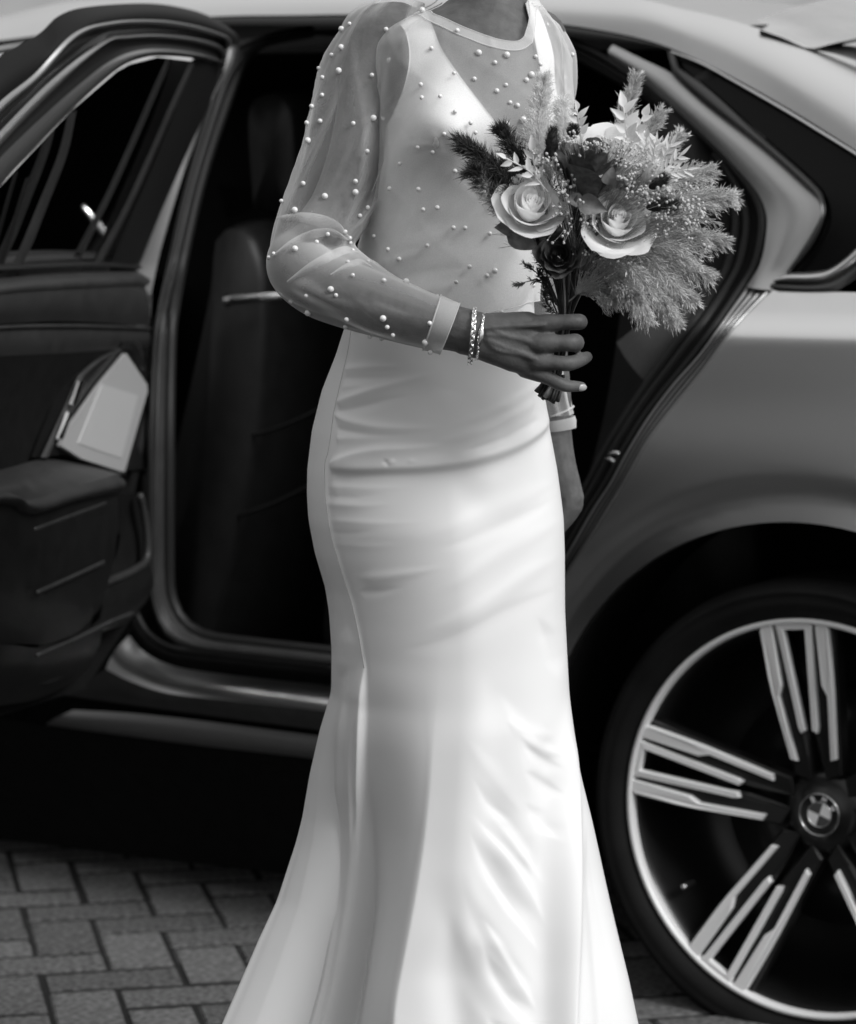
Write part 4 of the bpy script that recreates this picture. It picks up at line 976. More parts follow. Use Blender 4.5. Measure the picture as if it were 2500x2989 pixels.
k = len(V); V = np.vstack([V, bv]); Fc = Fc + [tuple(i+k for i in q) for q in bf]
# back of the bodice
TB, YBk = np.meshgrid(np.linspace(math.radians(100), math.radians(260), 40), np.arange(200, 431, 10.0))
bb = torso_pts(TB, YBk, 0.0).reshape(-1, 3); k = len(V); V = np.vstack([V, bb]); Fc = Fc + [tuple(i+k for i in q) for q in grid_faces(TB.shape[0], TB.shape[1])]
gown = mesh_obj('gown', V, Fc, 'satin', bride)
bm = bmesh.new(); bm.from_mesh(gown.data); bmesh.ops.remove_doubles(bm, verts=bm.verts, dist=0.00012); bmesh.ops.recalc_face_normals(bm, faces=bm.faces); bm.to_mesh(gown.data); bm.free()
gown.data.polygons.foreach_set('use_smooth', [True]*len(gown.data.polygons))
gown['label'] = 'fitted satin gown flaring into a long skirt'
def on_torso(px_list, off=0.0, fold=True):
    out = []
    for x, y in px_list: out.append(torso_pts(np.array([th_of(x, y)]), np.array([float(y)]), off, fold_h if fold else None)[0])
    return np.array(out)
mesh_obj('seam', *tube(on_torso(resample(seam, 90)[:78], 0.0000), 0.0006, 6), 'thread', gown)
# neckline and armhole edges turned over: a thin rolled hem
mesh_obj('neckline_hem', *tube(on_torso(resample(bod_px[7:23], 120), 0.0002), 0.0007, 8), 'satin', gown)
mesh_obj('neckline_hem', *tube(on_torso(resample(bod_px[0:7], 60), 0.0002), 0.0007, 8), 'satin', gown)

# --- arms: centre lines in pixels with depth and radius (m)
ARM = [(1108, 122, 3.31, .047), (1098, 200, 3.30, .0445), (1082, 320, 3.28, .0415), (1050, 460, 3.26, .039), (990, 610, 3.24, .0365), (905, 725, 3.21, .0365), (874, 775, 3.19, .0365), (930, 826, 3.16, .0370), (1012, 858, 3.13, .0365), (1100, 888, 3.10, .0340), (1200, 922, 3.075, .0305), (1290, 950, 3.05, .0270), (1350, 964, 3.04, .0258), (1385, 974, 3.035, .0256)]
LARM = [(1568, 116, 3.36, .038), (1574, 200, 3.38, .037), (1572, 350, 3.42, .036), (1562, 520, 3.45, .036), (1556, 700, 3.465, .036), (1556, 850, 3.465, .036), (1578, 1000, 3.46, .034), (1604, 1150, 3.455, .0285), (1614, 1260, 3.455, .0248), (1629, 1350, 3.455, .0232), (1648, 1425, 3.455, .0226), (1660, 1466, 3.455, .0205), (1640, 1502, 3.456, .0185), (1598, 1548, 3.458, .0190)]
def chain(mb, pts, m=6, seg=16, flat=1.0):
    q = np.array([np.append(P(x, y, d), r) for x, y, d, r in pts]); q = resample(q, (len(q)-1)*m+1)
    mb.add(*tube(q[:, :3], q[:, 3], seg, True, flat))
    for i in (0, -1): mb.add(*sphere(q[i, :3], q[i, 3], 14, 10))
    return q
bd = MB()
# trunk with neck
yy = np.concatenate([np.arange(-210, -40, 20.0), np.arange(-40, 1500, 30.0)])
cs = []
for y in yy:
    th = np.linspace(0, 2*math.pi, 64, endpoint=False)
    if y < -20:
        c = P(1428-(y+20)*-0.05, y, D0+0.005); cs.append(np.array([c+np.array([0.0435*math.sin(t), -0.052*math.cos(t), 0]) for t in th]))
    else:
        cs.append(torso_pts(th, np.full(64, y), -0.006))
v, f = loft(cs, True); kk = len(v); v = np.vstack([v, [cs[0].mean(0)], [cs[-1].mean(0)]])
f += [(kk, (j+1) % 64, j) for j in range(64)] + [(kk+1, (len(cs)-1)*64+j, (len(cs)-1)*64+(j+1) % 64) for j in range(64)]
bd.add(v, f)
# head, turned a little to her left (above the frame)
hc = P(1440, -330, D0-0.02); fx = np.array([0.35, -0.93, 0.0]); fx /= np.linalg.norm(fx); sx = np.array([-fx[1], fx[0], 0])
bd.add(*sphere(hc+np.array([0, 0, .02]), (.072, .090, .098), 28, 20, (sx, fx, (0, 0, 1))))
bd.add(*sphere(hc+fx*.022-np.array([0, 0, .05]), (.054, .064, .066), 24, 16, (sx, fx, (0, 0, 1))))
bd.add(*tube([hc+fx*.084+np.array([0, 0, .022]), hc+fx*.098+np.array([0, 0, -.012]), hc+fx*.090+np.array([0, 0, -.022])], [.006, .011, .010], 12))
for s_ in (-1, 1):
    bd.add(*sphere(hc+sx*s_*.073+np.array([0, 0, -.004]), (.010, .017, .030), 14, 10, (sx, fx, (0, 0, 1))))
    bd.add(*sphere(hc+fx*.072+sx*s_*.030+np.array([0, 0, .020]), (.016, .014, .010), 14, 10, (sx, fx, (0, 0, 1))))
bd.add(*sphere(hc+fx*.078-np.array([0, 0, .047]), (.023, .012, .006), 14, 10, (sx, fx, (0, 0, 1))))
bd.add(*sphere(hc+fx*.076-np.array([0, 0, .057]), (.020, .012, .007), 14, 10, (sx, fx, (0, 0, 1))))
aq = chain(bd, ARM); lq = chain(bd, LARM)
for s_, c_ in ((-1, (1150, 130, 3.31, .052)), (1, (1558, 128, 3.35, .040))): bd.add(*sphere(P(*c_[:3]), c_[3], 18, 12))
# right hand, back of the hand to the camera
HX, HY = 1350., 850.; HS = 1/4.39
def hp(zx, zy, d): return P(HX+zx*HS, HY+zy*HS, d)
secs = [(-60, 205, 800, 3.036, .0205), (60, 228, 826, 3.034, .0200), (200, 262, 876, 3.031, .0188), (330, 280, 926, 3.029, .0178), (450, 282, 968, 3.027, .0172), (600, 268, 1028, 3.026, .0165), (750, 258, 1064, 3.026, .0158), (860, 258, 1092, 3.026, .0150), (950, 292, 1130, 3.027, .0140), (1030, 310, 1130, 3.028, .0128), (1110, 316, 1090, 3.030, .0112)]
cs = []
for zx, t_, b_, d, hth in secs:
    top = hp(zx, t_, d); bot = hp(zx, b_, d); c = (top+bot)/2; hh = np.linalg.norm(top-bot)/2
    cs.append(np.array([c+np.array([0, -hth*np.sign(math.cos(t))*abs(math.cos(t))**.8, hh*np.sign(math.sin(t))*abs(math.sin(t))**.9])+np.array([0.0, 0, 0]) for t in np.linspace(0, 2*math.pi, 40, endpoint=False)]))
v, f = loft(cs, True); kk = len(v); v = np.vstack([v, [cs[0].mean(0)], [cs[-1].mean(0)]])
f += [(kk, (j+1) % 40, j) for j in range(40)] + [(kk+1, (len(cs)-1)*40+j, (len(cs)-1)*40+(j+1) % 40) for j in range(40)]
bd.add(v, f)
def hchain(pts, m=6):
    q = np.array([np.append(hp(x, y, d), r) for x, y, d, r in pts]); q = resample(q, (len(q)-1)*m+1)
    bd.add(*tube(q[:, :3], q[:, 3], 16))
    for i in (0, -1): bd.add(*sphere(q[i, :3], q[i, 3], 14, 10))
    return q
hchain([(900, 430, 3.024, .0105), (1080, 415, 3.020, .0112), (1280, 398, 3.018, .0092), (1430, 390, 3.017, .0090), (1500, 392, 3.022, .0092), (1495, 402, 3.042, .0086), (1420, 410, 3.058, .0080), (1280, 420, 3.066, .0076)])
hchain([(850, 680, 3.022, .0105), (1030, 672, 3.016, .0118), (1230, 668, 3.014, .0098), (1380, 662, 3.013, .0102), (1445, 660, 3.020, .0106), (1435, 660, 3.040, .0095), (1370, 675, 3.057, .0085), (1240, 690, 3.066, .0078)])
hchain([(820, 880, 3.024, .0100), (990, 905, 3.018, .0108), (1180, 916, 3.014, .0087), (1340, 928, 3.013, .0090), (1450, 905, 3.020, .0084), (1545, 868, 3.030, .0076), (1598, 842, 3.038, .0066)])
hchain([(800, 1000, 3.030, .0100), (960, 1050, 3.024, .0098), (1100, 1112, 3.019, .0080), (1240, 1184, 3.017, .0080), (1340, 1216, 3.018, .0072), (1440, 1218, 3.023, .0066), (1530, 1222, 3.028, .0056)])
hchain([(150, 480, 3.045, .014), (450, 420, 3.066, .0135), (760, 430, 3.086, .0120), (1000, 470, 3.092, .0105), (1230, 520, 3.090, .0095)])
# far hand, fingers loosely curled behind the gown
bd.add(*sphere(P(1572, 1590, 3.46), (.026, .015, .030), 18, 12))
for pts in ([(1570, 1600, 3.458, .010), (1530, 1660, 3.462, .0095), (1520, 1710, 3.475, .0085), (1530, 1740, 3.485, .0075)], [(1582, 1615, 3.460, .010), (1552, 1690, 3.466, .0095), (1545, 1745, 3.482, .0085), (1556, 1770, 3.494, .0075)],
            [(1600, 1622, 3.464, .010), (1580, 1695, 3.472, .0092), (1574, 1740, 3.488, .0082), (1584, 1762, 3.500, .0072)], [(1616, 1612, 3.470, .009), (1606, 1670, 3.480, .0082), (1604, 1705, 3.494, .0074), (1610, 1722, 3.504, .0064)], [(1585, 1560, 3.466, .011), (1545, 1590, 3.486, .0105), (1520, 1640, 3.496, .0090)]):
    chain(bd, pts)
# knuckles and tendons on the back of the hand
for zx, zy, d, r in ((1090, 425, 3.0200, .0105), (1050, 690, 3.0155, .0110), (985, 905, 3.0180, .0098), (930, 1050, 3.0240, .0085)):
    bd.add(*sphere(hp(zx, zy, d), r, 14, 10))
for pts in ([(300, 560), (620, 590), (1040, 690)], [(320, 620), (600, 740), (960, 880)], [(250, 480), (600, 450), (1060, 430)]):
    q = np.array([hp(x, y, 3.0118 if k_ < 2 else 3.0105) for k_, (x, y) in enumerate(pts)])
    bd.add(*tube(resample(q, 14), .0034, 10))
bd.add(*tube(resample([hp(380, 500, 3.0116), hp(500, 545, 3.0098), hp(640, 595, 3.0098), hp(800, 620, 3.0108)], 16), .0021, 8))
bd.add(*tube(resample([hp(270, 600, 3.0122), hp(420, 740, 3.0110), hp(620, 790, 3.0106), hp(860, 830, 3.0112)], 16), .0021, 8))
# wrist bump of the far arm
bd.add(*sphere(P(1688, 1472, 3.452), .0075, 14, 10))
raw = bd.build('body', 'skin', None)
rm = raw.modifiers.new('r', 'REMESH'); rm.mode = 'VOXEL'; rm.voxel_size = 0.0017; rm.use_smooth_shade = True
sm_ = raw.modifiers.new('s', 'SMOOTH'); sm_.factor = 0.5; sm_.iterations = 6
dg = bpy.context.evaluated_depsgraph_get(); me = bpy.data.meshes.new_from_object(raw.evaluated_get(dg))
bpy.data.objects.remove(raw, do_unlink=True)
me.name = 'body'; me.polygons.foreach_set('use_smooth', [True]*len(me.polygons))
body = bpy.data.objects.new('body', me); COL.objects.link(body); body.parent = bride; body.matrix_parent_inverse = Matrix.Translation(-Vector(bride.location))
if not me.materials: me.materials.append(M['skin'])
def bvh_of(o):
    return BVHTree.FromPolygons([v.co for v in o.data.vertices], [tuple(p.vertices) for p in o.data.polygons])
# nails
for zx, zy, d, ax in ((1615, 855, 3.033, (.8, -.35, .45)), (1536, 1236, 3.0225, (.45, -.85, -.2))):
    x_, y_, z_ = frame_of(ax); mesh_obj('fingernail', *sphere(hp(zx, zy, d), (.0042, .0062, .0022) if zy > 1000 else (.0040, .0052, .0022), 14, 8, (y_, x_, z_)), 'nail', body)
# hair, pinned up
hr = MB()
hr.add(*sphere(hc-fx*.018+np.array([0, 0, .035]), (.082, .096, .098), 28, 18, (sx, fx, (0, 0, 1))))
hr.add(*sphere(hc-fx*.115+np.array([0, 0, .01]), (.050, .045, .050), 20, 14, (sx, fx, (0, 0, 1))))
hr.build('hair', 'hair', bride)['kind'] = 'stuff'
mesh_obj('mole', *sphere(P(1464, 54, D0-.0535), .0022, 8, 6), 'hair', body)

# --- sheer sleeve on the near arm
SLV = [((1095, 5), (1235, 10), 3.30), ((1030, 50), (1232, 60), 3.30), ((975, 115), (1226, 130), 3.29), ((944, 185), (1222, 200), 3.285), ((918, 285), (1216, 310), 3.28), ((890, 399), (1192, 410), 3.27), ((854, 512), (1145, 530), 3.255), ((819, 598), (1100, 612), 3.235), ((795, 683), (1060, 668), 3.22), ((785, 760), (1034, 705), 3.205),
       ((793, 818), (1036, 722), 3.19), ((830, 862), (1056, 738), 3.17), ((911, 904), (1098, 768), 3.14), ((997, 940), (1140, 797), 3.11), ((1082, 975), (1190, 828), 3.09), ((1210, 1008), (1262, 858), 3.065), ((1288, 1027), (1341, 893), 3.045)]
arr = np.array([list(a)+list(b)+[d] for a, b, d in SLV]); sl_ = resample(arr, 150)
def slv_noise(u, t):
    rdg = (1-abs(math.sin(2.5*t+4*u+1.5*math.sin(3*u))))**2.5*.0115*math.exp(-((u-.27)/.26)**2) + (1-abs(math.sin(4.5*t-7*u+2)))**4*.004*math.exp(-((u-.3)/.25)**2) + (1-abs(math.sin(11*u-1.3*t+.5*math.sin(2*t))))**4*.004*math.exp(-((u-.72)/.2)**2)
    return rdg + (0.0035*math.sin(5*t+9*u)*math.sin(3.1*t+14*u+1) + 0.0025*math.sin(7*t-21*u+2))*(0.6+0.6*math.exp(-((u-.60)/.16)**2))
cs = []; nS = 96
_tabs = {}
def arm_at(tab, x, y):
    q = _tabs.setdefault(id(tab), None)
    if q is None: q = _tabs[id(tab)] = resample(np.array(tab, float), 240)
    k_ = np.argmin(np.hypot(q[:, 0]-x, q[:, 1]-y)); return q[k_, 2], q[k_, 3]
_dd = np.array([arm_at(ARM, (a+b_)/2, (c_+d_)/2) for a, c_, b_, d_, e_ in sl_])
_kk = np.hanning(15); _kk /= _kk.sum(); _dd = np.stack([np.convolve(np.pad(_dd[:, q], 7, 'edge'), _kk, 'valid') for q in (0, 1)], 1); sl_[:, 4] = _dd[:, 0]
SLR = [(.60, -.2, 0.007, 10), (.66, .5, .006, 12), (.55, .9, .006, 10), (.50, 2.4, .005, 9)]
for i, (ax, ay, bx, by, d) in enumerate(sl_):
    u = i/149; A_ = P(ax, ay, d); B_ = P(bx, by, d); c = (A_+B_)/2; e = (B_-A_)/2; hw = np.linalg.norm(e); e = e/hw
    fr_ = np.array([0, -1.0, 0]); dep = _dd[i, 1]+0.0075+0.004*math.exp(-((u-.55)/.2)**2)
    row = []
    for t in np.linspace(0, 2*math.pi, nS, endpoint=False):
        nz = slv_noise(u, t)*(1-sm(.86, .95, u))+.0015*sm(.6, .8, u)
        # gathers crowd together inside the elbow
        g = 0.006*math.exp(-((u-.615)/.085)**2)*math.sin(46*u+1.1*math.sin(t)+0.6)*max(0, math.cos(t-0.9))**0.7
        # long pull lines down the upper arm
        g += 0.0035*math.exp(-((u-.28)/.16)**2)*math.sin(9*t+3.0*u)*0.8
        row.append(c+e*(hw+nz*.45)*math.cos(t)+fr_*(dep+nz+g)*math.sin(t))
    cs.append(np.array(row))
sv, sf = loft(cs, True)
def clear_of(v, q, gap):
    ax_, rr = q[:, :3], q[:, 3]; out = v.copy()
    for k in range(0, len(v), 2000):
        d = v[k:k+2000, None, :]-ax_[None]; dist = np.linalg.norm(d, axis=2); need = rr[None]+gap-dist
        j_ = need.argmax(1); m_ = need[np.arange(len(j_)), j_]; hit_ = m_ > 0
        dv = d[np.arange(len(j_)), j_]/(dist[np.arange(len(j_)), j_][:, None]+1e-9)
        out[k:k+2000] += np.where(hit_, m_, 0)[:, None]*dv
    return out
for _ in range(3): sv = clear_of(sv, aq, .0032)
g_ = sv.reshape(150, nS, 3)
for _ in range(2): g_[1:-1] = 0.5*g_[1:-1]+0.25*(g_[:-2]+g_[2:])
sv = clear_of(g_.reshape(-1, 3), aq, .0026)
sleeve = mesh_obj('sleeve', sv, sf, 'sheer', bride)
sleeve['label'] = 'sheer sleeve of the bent arm, dotted with pearls'
# folded-over pleats: slim crescents of doubled tulle lying on the sleeve
bvs = bvh_of(sleeve)
def hit(bv, px, py, dflt=3.2):
    d = ray(px, py); r = bv.ray_cast(Vector(CAM), Vector(d/np.linalg.norm(d)))
    return np.array(r[0]) if r[0] is not None else None
def on_sleeve(pts, lift=0.0012):
    out = []; last = None
    for x, y in pts:
        h = hit(bvs, x, y)
        if h is None: h = P(x, y, last[1] if last is not None else 3.2)
        last = h; out.append(h-np.array([0, lift, 0]))
    return np.array(out)
pleats = [([(808, 632), (880, 620), (945, 628), (990, 650), (1020, 690)], [(812, 640), (880, 650), (930, 662), (980, 682), (1020, 695)]),
          ([(795, 745), (850, 700), (910, 672), (970, 668), (1022, 700)], [(797, 752), (860, 716), (920, 695), (975, 690), (1022, 706)]),
          ([(838, 820), (900, 770), (960, 735), (1010, 718), (1045, 735)], [(842, 826), (905, 795), (965, 762), (1015, 740), (1048, 740)]),
          ([(965, 800), (1010, 770), (1050, 755), (1085, 775)], [(970, 806), (1015, 786), (1055, 772), (1090, 782)]),
          ([(1222, 230), (1218, 330), (1190, 400), (1150, 480), (1110, 570), (1060, 650)], [(1200, 250), (1172, 350), (1130, 440), (1085, 560), (1050, 640), (1030, 672)]),
          ([(1172, 330), (1168, 370), (1150, 420)], [(1150, 350), (1140, 400), (1120, 450)])]
for a, b in pleats:
    A_, B_ = on_sleeve(resample(a, 40)), on_sleeve(resample(b, 40)); mid = (A_+B_)/2-np.array([0, .0028, 0])
    mesh_obj('sleeve_pleat', *loft([A_, (A_+mid)/2-np.array([0, .0012, 0]), mid, (mid+B_)/2-np.array([0, .001, 0]), B_]), 'band' if False else 'sheer', sleeve)
# thin crisp creases of the tulle
for pts in ([(1186, 240), (1166, 350), (1126, 460), (1086, 560)],):
    q = on_sleeve(resample(pts, 30), .0006); mesh_obj('sleeve_crease', *tube(q, [.0002+.0006*math.sin(math.pi*i/29) for i in range(30)], 6, False), 'band', sleeve)
# cuff band
cuff = []
for i in range(142, 150):
    ax, ay, bx, by, d = sl_[i]
def cuffring(u, grow):
    ax, ay, bx, by, d = [np.interp(u, np.linspace(0, 1, 150), sl_[:, k_]) for k_ in range(5)]
    A_ = P(ax, ay, d); B_ = P(bx, by, d); c = (A_+B_)/2; e = (B_-A_)/2; hw = np.linalg.norm(e); e = e/hw
    return np.array([c+e*(hw+grow)*math.cos(t)+np.array([0, -1, 0])*(np.interp(u, np.linspace(0, 1, 150), _dd[:, 1])+.0075+grow)*math.sin(t) for t in np.linspace(0, 2*math.pi, 64, endpoint=False)])
mesh_obj('cuff', *loft([cuffring(u, .0030) for u in (.955, .970, .985, 1.0)], True), 'band', sleeve)
for u in (.957, .999): mesh_obj('cuff_edge', *tube(np.vstack([cuffring(u, .0033), cuffring(u, .0033)[:1]]), .0006, 6, False), 'band', sleeve)

# --- far sleeve: upper part past the shoulder and the turned-up cuff
SL2 = [((1530, 15), (1588, 40), 3.34), ((1530, 40), (1638, 80), 3.36), ((1520, 90), (1668, 130), 3.37), ((1515, 150), (1680, 170), 3.38), ((1505, 250), (1681, 250), 3.39), ((1490, 350), (1668, 335), 3.41), ((1475, 520), (1650, 520), 3.46), ((1465, 700), (1640, 700), 3.46), ((1465, 850), (1640, 850), 3.46), ((1490, 1000), (1648, 1000), 3.46), ((1530, 1130), (1660, 1120), 3.455), ((1548, 1190), (1668, 1180), 3.455), ((1552, 1212), (1674, 1208), 3.455)]
arr2 = resample(np.array([list(a)+list(b)+[d] for a, b, d in SL2]), 120); cs = []
for i, (ax, ay, bx, by, d) in enumerate(arr2):
    u = i/119; A_ = P(ax, ay, d); B_ = P(bx, by, d); c = (A_+B_)/2; e = (B_-A_)/2; hw = np.linalg.norm(e); e /= hw
    cs.append(np.array([c+e*hw*(1+.05*math.sin(6*t+9*u))*math.cos(t)+np.array([0, -1, 0])*(arm_at(LARM, (ax+bx)/2, (ay+by)/2)[1]+.010+.003*math.sin(8*t+15*u))*math.sin(t) for t in np.linspace(0, 2*math.pi, 64, endpoint=False)]))
sleeve2 = mesh_obj('sleeve', *loft(cs, True), 'sheer', bride); sleeve2['label'] = 'sheer sleeve of the hanging arm behind the gown'
def ell(c, rx, ry, tilt, n=48):
    return np.array([c+np.array([rx*math.cos(t), ry*math.sin(t), tilt*math.cos(t)]) for t in np.linspace(0, 2*math.pi, n, endpoint=False)])
c1_ = P(1628, 1222, 3.455); c2_ = P(1632, 1254, 3.455)
mesh_obj('cuff', *loft([ell(c1_, .0225, .030, .004), ell((c1_+c2_)/2+np.array([0, 0, .001]), .0235, .031, .004), ell(c2_, .0225, .030, .003)], True), 'band', sleeve2)
mesh_obj('cuff_edge', *tube(np.vstack([ell(c1_+np.array([0, 0, .008]), .0205, .029, .008), ell(c1_+np.array([0, 0, .008]), .0205, .029, .008)[:1]]), .0014, 6, False), 'band', sleeve2)

# --- sheer bodice over the satin: from the collar down to the waist
coll = [(1100, 30), (1140, 5), (1175, -8), (1200, -2), (1250, 38), (1300, 72), (1360, 105), (1425, 132), (1480, 143), (1508, 133), (1522, 100), (1530, 55), (1532, 15), (1548, 5), (1575, 20), (1610, 45)]
lim_ = 2.6
ov = [(-lim_, 200*KY), (-lim, 180*KY)] + [(th_of(x, y), y*KY) for x, y in [(1112, 130), (1108, 80)]] + [(th_of(x, y), y*KY) for x, y in resample(coll, 90)] + [(th_of(1632, 110), 110*KY), (lim, 180*KY), (lim_, 200*KY)] + [(t, (930-55*max(0, math.sin(t)))*KY) for t in np.linspace(lim_, -lim_, 60)]
pv, pf = patch(ov, lambda a, b: (a, b, 0), 0.040)
def overlay(th, y): 
    p = torso_pts(th, y, 0.0, lambda px, yy_: 0.35*fold_h(px, yy_))
    n = np.stack([np.sin(th), -np.cos(th), 0*th], -1)
    wv = 0.0055+0.003*np.sin(th*5+y*.006)*np.sin(y*.013+th*2)+0.002*np.sin(th*11+y*.02)
    wv = wv+0.0022*(1-np.abs(np.sin(th*7+y*.012+np.sin(y*.02))))**4*sm(420, 150, y)+0.0016*(1-np.abs(np.sin(th*4-y*.017)))**4
    # bridges the hollow between the breasts and under them
    L, R, D = tor(y); px = (L+R)/2+(R-L)/2*np.sin(th)
    wv = wv+0.012*np.exp(-((px-1440)/60.)**2-((y-420)/120.)**2)+0.010*np.exp(-((px-1400)/150.)**2-((y-560)/70.)**2)
    return p+n*wv[..., None]
top = mesh_obj('sheer_top', overlay(pv[:, 0], pv[:, 1]/KY), pf, 'sheer2', bride); top['label'] = 'round-necked sheer top over the satin bodice'
cpx = resample(coll[2:14], 120)
nb = []
for off, dz in ((0.0, 0), (1.0, 0)):
    pass
def collar_pts(shift):
    d = np.gradient(cpx, axis=0); n = np.stack([-d[:, 1], d[:, 0]], 1); n /= np.linalg.norm(n, axis=1)[:, None]
    q = cpx+n*shift; th = np.array([th_of(x, y) for x, y in q]); return overlay(th, q[:, 1])+np.stack([np.sin(th), -np.cos(th), 0*th], -1)*.0012
mesh_obj('collar_band', *loft([collar_pts(s_) for s_ in (-4, 5, 14, 22)]), 'band', top)
for s_ in (-4, 22): mesh_obj('collar_edge', *tube(collar_pts(s_), .0008, 6), 'band', top)
mesh_obj('top_hem', *tube(overlay(np.linspace(-1.2, lim-.1, 60), 930-55*np.clip(np.sin(np.linspace(-1.2, lim-.1, 60)), 0, 1)), .0007, 6), 'band', top)

# --- pearls, sewn where the photograph shows them
Z4 = lambda l: [(750+x/1.756, y/1.756) for x, y in l]
pe_sl = Z4([(475,122),(435,150),(433,243),(383,282),(420,362),(337,397),(335,487),(318,350),(282,545),(257,630),(325,620),(262,720),(238,940),(350,1005),(127,1030),(195,1076),(663,150),(681,310),(591,385),(733,371),(733,445),(599,605),(647,609),(495,632),(567,775),(742,697),(702,768),(507,929),(507,985),(637,1018),(570,1063),(530,1105),(455,1188),(478,1220),(480,1245),(365,1200),(308,1240),(197,1274),(87,1300),(62,1320),(493,1282),(468,1342),(575,1340),(493,1410),(653,1436),(767,1442),(380,1482),(407,1513),(254,1517),(174,1546),(262,1604),(461,1638),(455,1676),(648,1632),(669,1677),(698,1718),(580,1726),(640,1736),(887,1656),(864,1755),(889,1806)])
pe_to = Z4([(711,103),(785,33),(849,52),(1028,156),(895,246),(1138,270),(1282,281),(1222,320),(1012,375),(841,433),(846,500),(940,493),(1116,404),(1278,435),(1231,465),(1383,410),(1409,382),(1017,572),(1097,630),(1122,680),(961,687),(1299,525),(1337,540),(1367,612),(1283,635),(825,756),(902,780),(1017,877),(828,970),(1165,982),(925,1064),(853,1074),(733,840),(680,967),(1068,1168),(1008,1167),(1195,1197),(600,1210),(672,1278),(730,1328),(874,1258),(1091,1366),(1220,1388),(1181,1413),(1022,1445),(925,1520),(1418,1463),(1430,290),(1456,330),(1465,420),(1255,1600),(1475,1600)])
pe_s2 = Z4([(1488,128),(1413,60),(1395,48),(1550,268),(1618,280),(1578,397),(1600,475),(1605,525)])+[(1679, 1217)]
pm = bpy.data.meshes.new('pearl'); v, f = sphere((0, 0, 0), 1.0, 14, 9); pm.from_pydata([tuple(q) for q in v], [], f); pm.materials.append(M['pearl']); pm.polygons.foreach_set('use_smooth', [True]*len(pm.polygons))
big = {(681,310),(350,1005),(599,605),(733,445),(420,362),(433,243),(197,1274),(380,1482),(648,1632),(864,1755),(767,1442),(262,720),(262,1604),(1138,270),(1282,281),(849,52),(1409,382),(702,768),(195,1076),(507,985),(1600,475),(1220,1388),(1367,612),(435,150)}
bigpx = set((round(750+x/1.756, 2), round(y/1.756, 2)) for x, y in big)
bvt = bvh_of(top); bv2 = bvh_of(sleeve2)
for lst, bv, par in ((pe_sl, bvs, sleeve), (pe_to, bvt, top), (pe_s2, bv2, sleeve2)):
    for x, y in lst:
        h = None
        for dx, dy in ((0, 0), (6, 0), (-6, 0), (0, -6), (0, 6), (12, 0), (0, -12), (0, -20), (12, -12)):
            h = hit(bv, x+dx, y+dy)
            if h is not None: break
        if h is None: continue
        p = P(x, y, h[1]); r = .0039 if (round(x, 2), round(y, 2)) in bigpx else random.uniform(.0025, .0031)
        o = bpy.data.objects.new('pearl', pm); COL.objects.link(o); o.parent = par
        o.location = tuple(p-np.array([0, r*0.8, 0])); o.scale = (r, r, r*random.uniform(.92, 1.0)); o.rotation_euler = (random.random(), random.random(), random.random())

# ================================================================== two bracelets on her wrist
def bracelet(name, label, top_px, bot_px, dep, n, link, thick, m, plate_=False):
    t_ = P(*top_px, 3.032); b_ = P(*bot_px, 3.032); c = (t_+b_)/2; e = (t_-b_)/2; hh = np.linalg.norm(e); e /= hh
    root = thing(name, label, 'bracelet', c, None)
    ax = np.array([e[2], 0, -e[0]])
    ring_ = [c+e*hh*math.cos(t)+np.array([0, -1, 0])*dep*math.sin(t) for t in np.linspace(0, 2*math.pi, n, endpoint=False)]
    for i in range(n):
        p = ring_[i]; nx = ring_[(i+1) % n]; tan = nx-ring_[i-1]; tan /= np.linalg.norm(tan)
        if plate_ and 0.16 < i/n < 0.34:
            continue
        out = p-c; out -= tan*(out @ tan); out /= np.linalg.norm(out); side = np.cross(tan, out)
        s2 = side if i % 2 else out
        s2 = (side*0.8+out*0.6) if i % 2 else (side*0.8-out*0.6)
        L_ = link*(1.0 if not plate_ else random.choice((.7, 1.0)))
        lp = [p+tan*L_*math.cos(t)+s2*L_*0.55*math.sin(t) for t in np.linspace(0, 2*math.pi, 15)]
        mesh_obj('link', *tube(lp, thick, 6, False), m, root)
    if plate_:
        i0, i1 = int(.17*n), int(.335*n); q = resample(ring_[i0:i1+1], 14); rows_ = []
        for dd, oo in ((-1, 0), (-.5, .0010), (0, .0013), (.5, .0010), (1, 0)):
            rows_.append([p+ax*dd*.0030*math.sin(math.pi*(0.12+0.76*k_/13))+(p-c)/np.linalg.norm(p-c)*oo for k_, p in enumerate(q)])
        mesh_obj('name_plate', *loft(rows_), m, root)
bracelet('bracelet', 'chunky double silver chain bracelet nearer the sheer cuff', (1386, 901), (1372, 1061), .0275, 38, .0042, .0011, 'silver')
bracelet('bracelet', 'thin silver bracelet with an oval plate, nearer the knuckles', (1413, 914), (1391, 1050), .0255, 44, .0026, .0007, 'silver', True)
# ================================================================== the bouquet
bq = thing('bouquet', 'dried bouquet of white and dark roses, pampas plumes and gypsophila held in her hand', 'bouquet', P(1640, 1000, 3.06))
rnd = random.Random(11)
def rv(s=1.0): return np.array([rnd.uniform(-1, 1), rnd.uniform(-1, 1), rnd.uniform(-1, 1)])*s
def unit(v): v = np.asarray(v, float); return v/(np.linalg.norm(v)+1e-12)

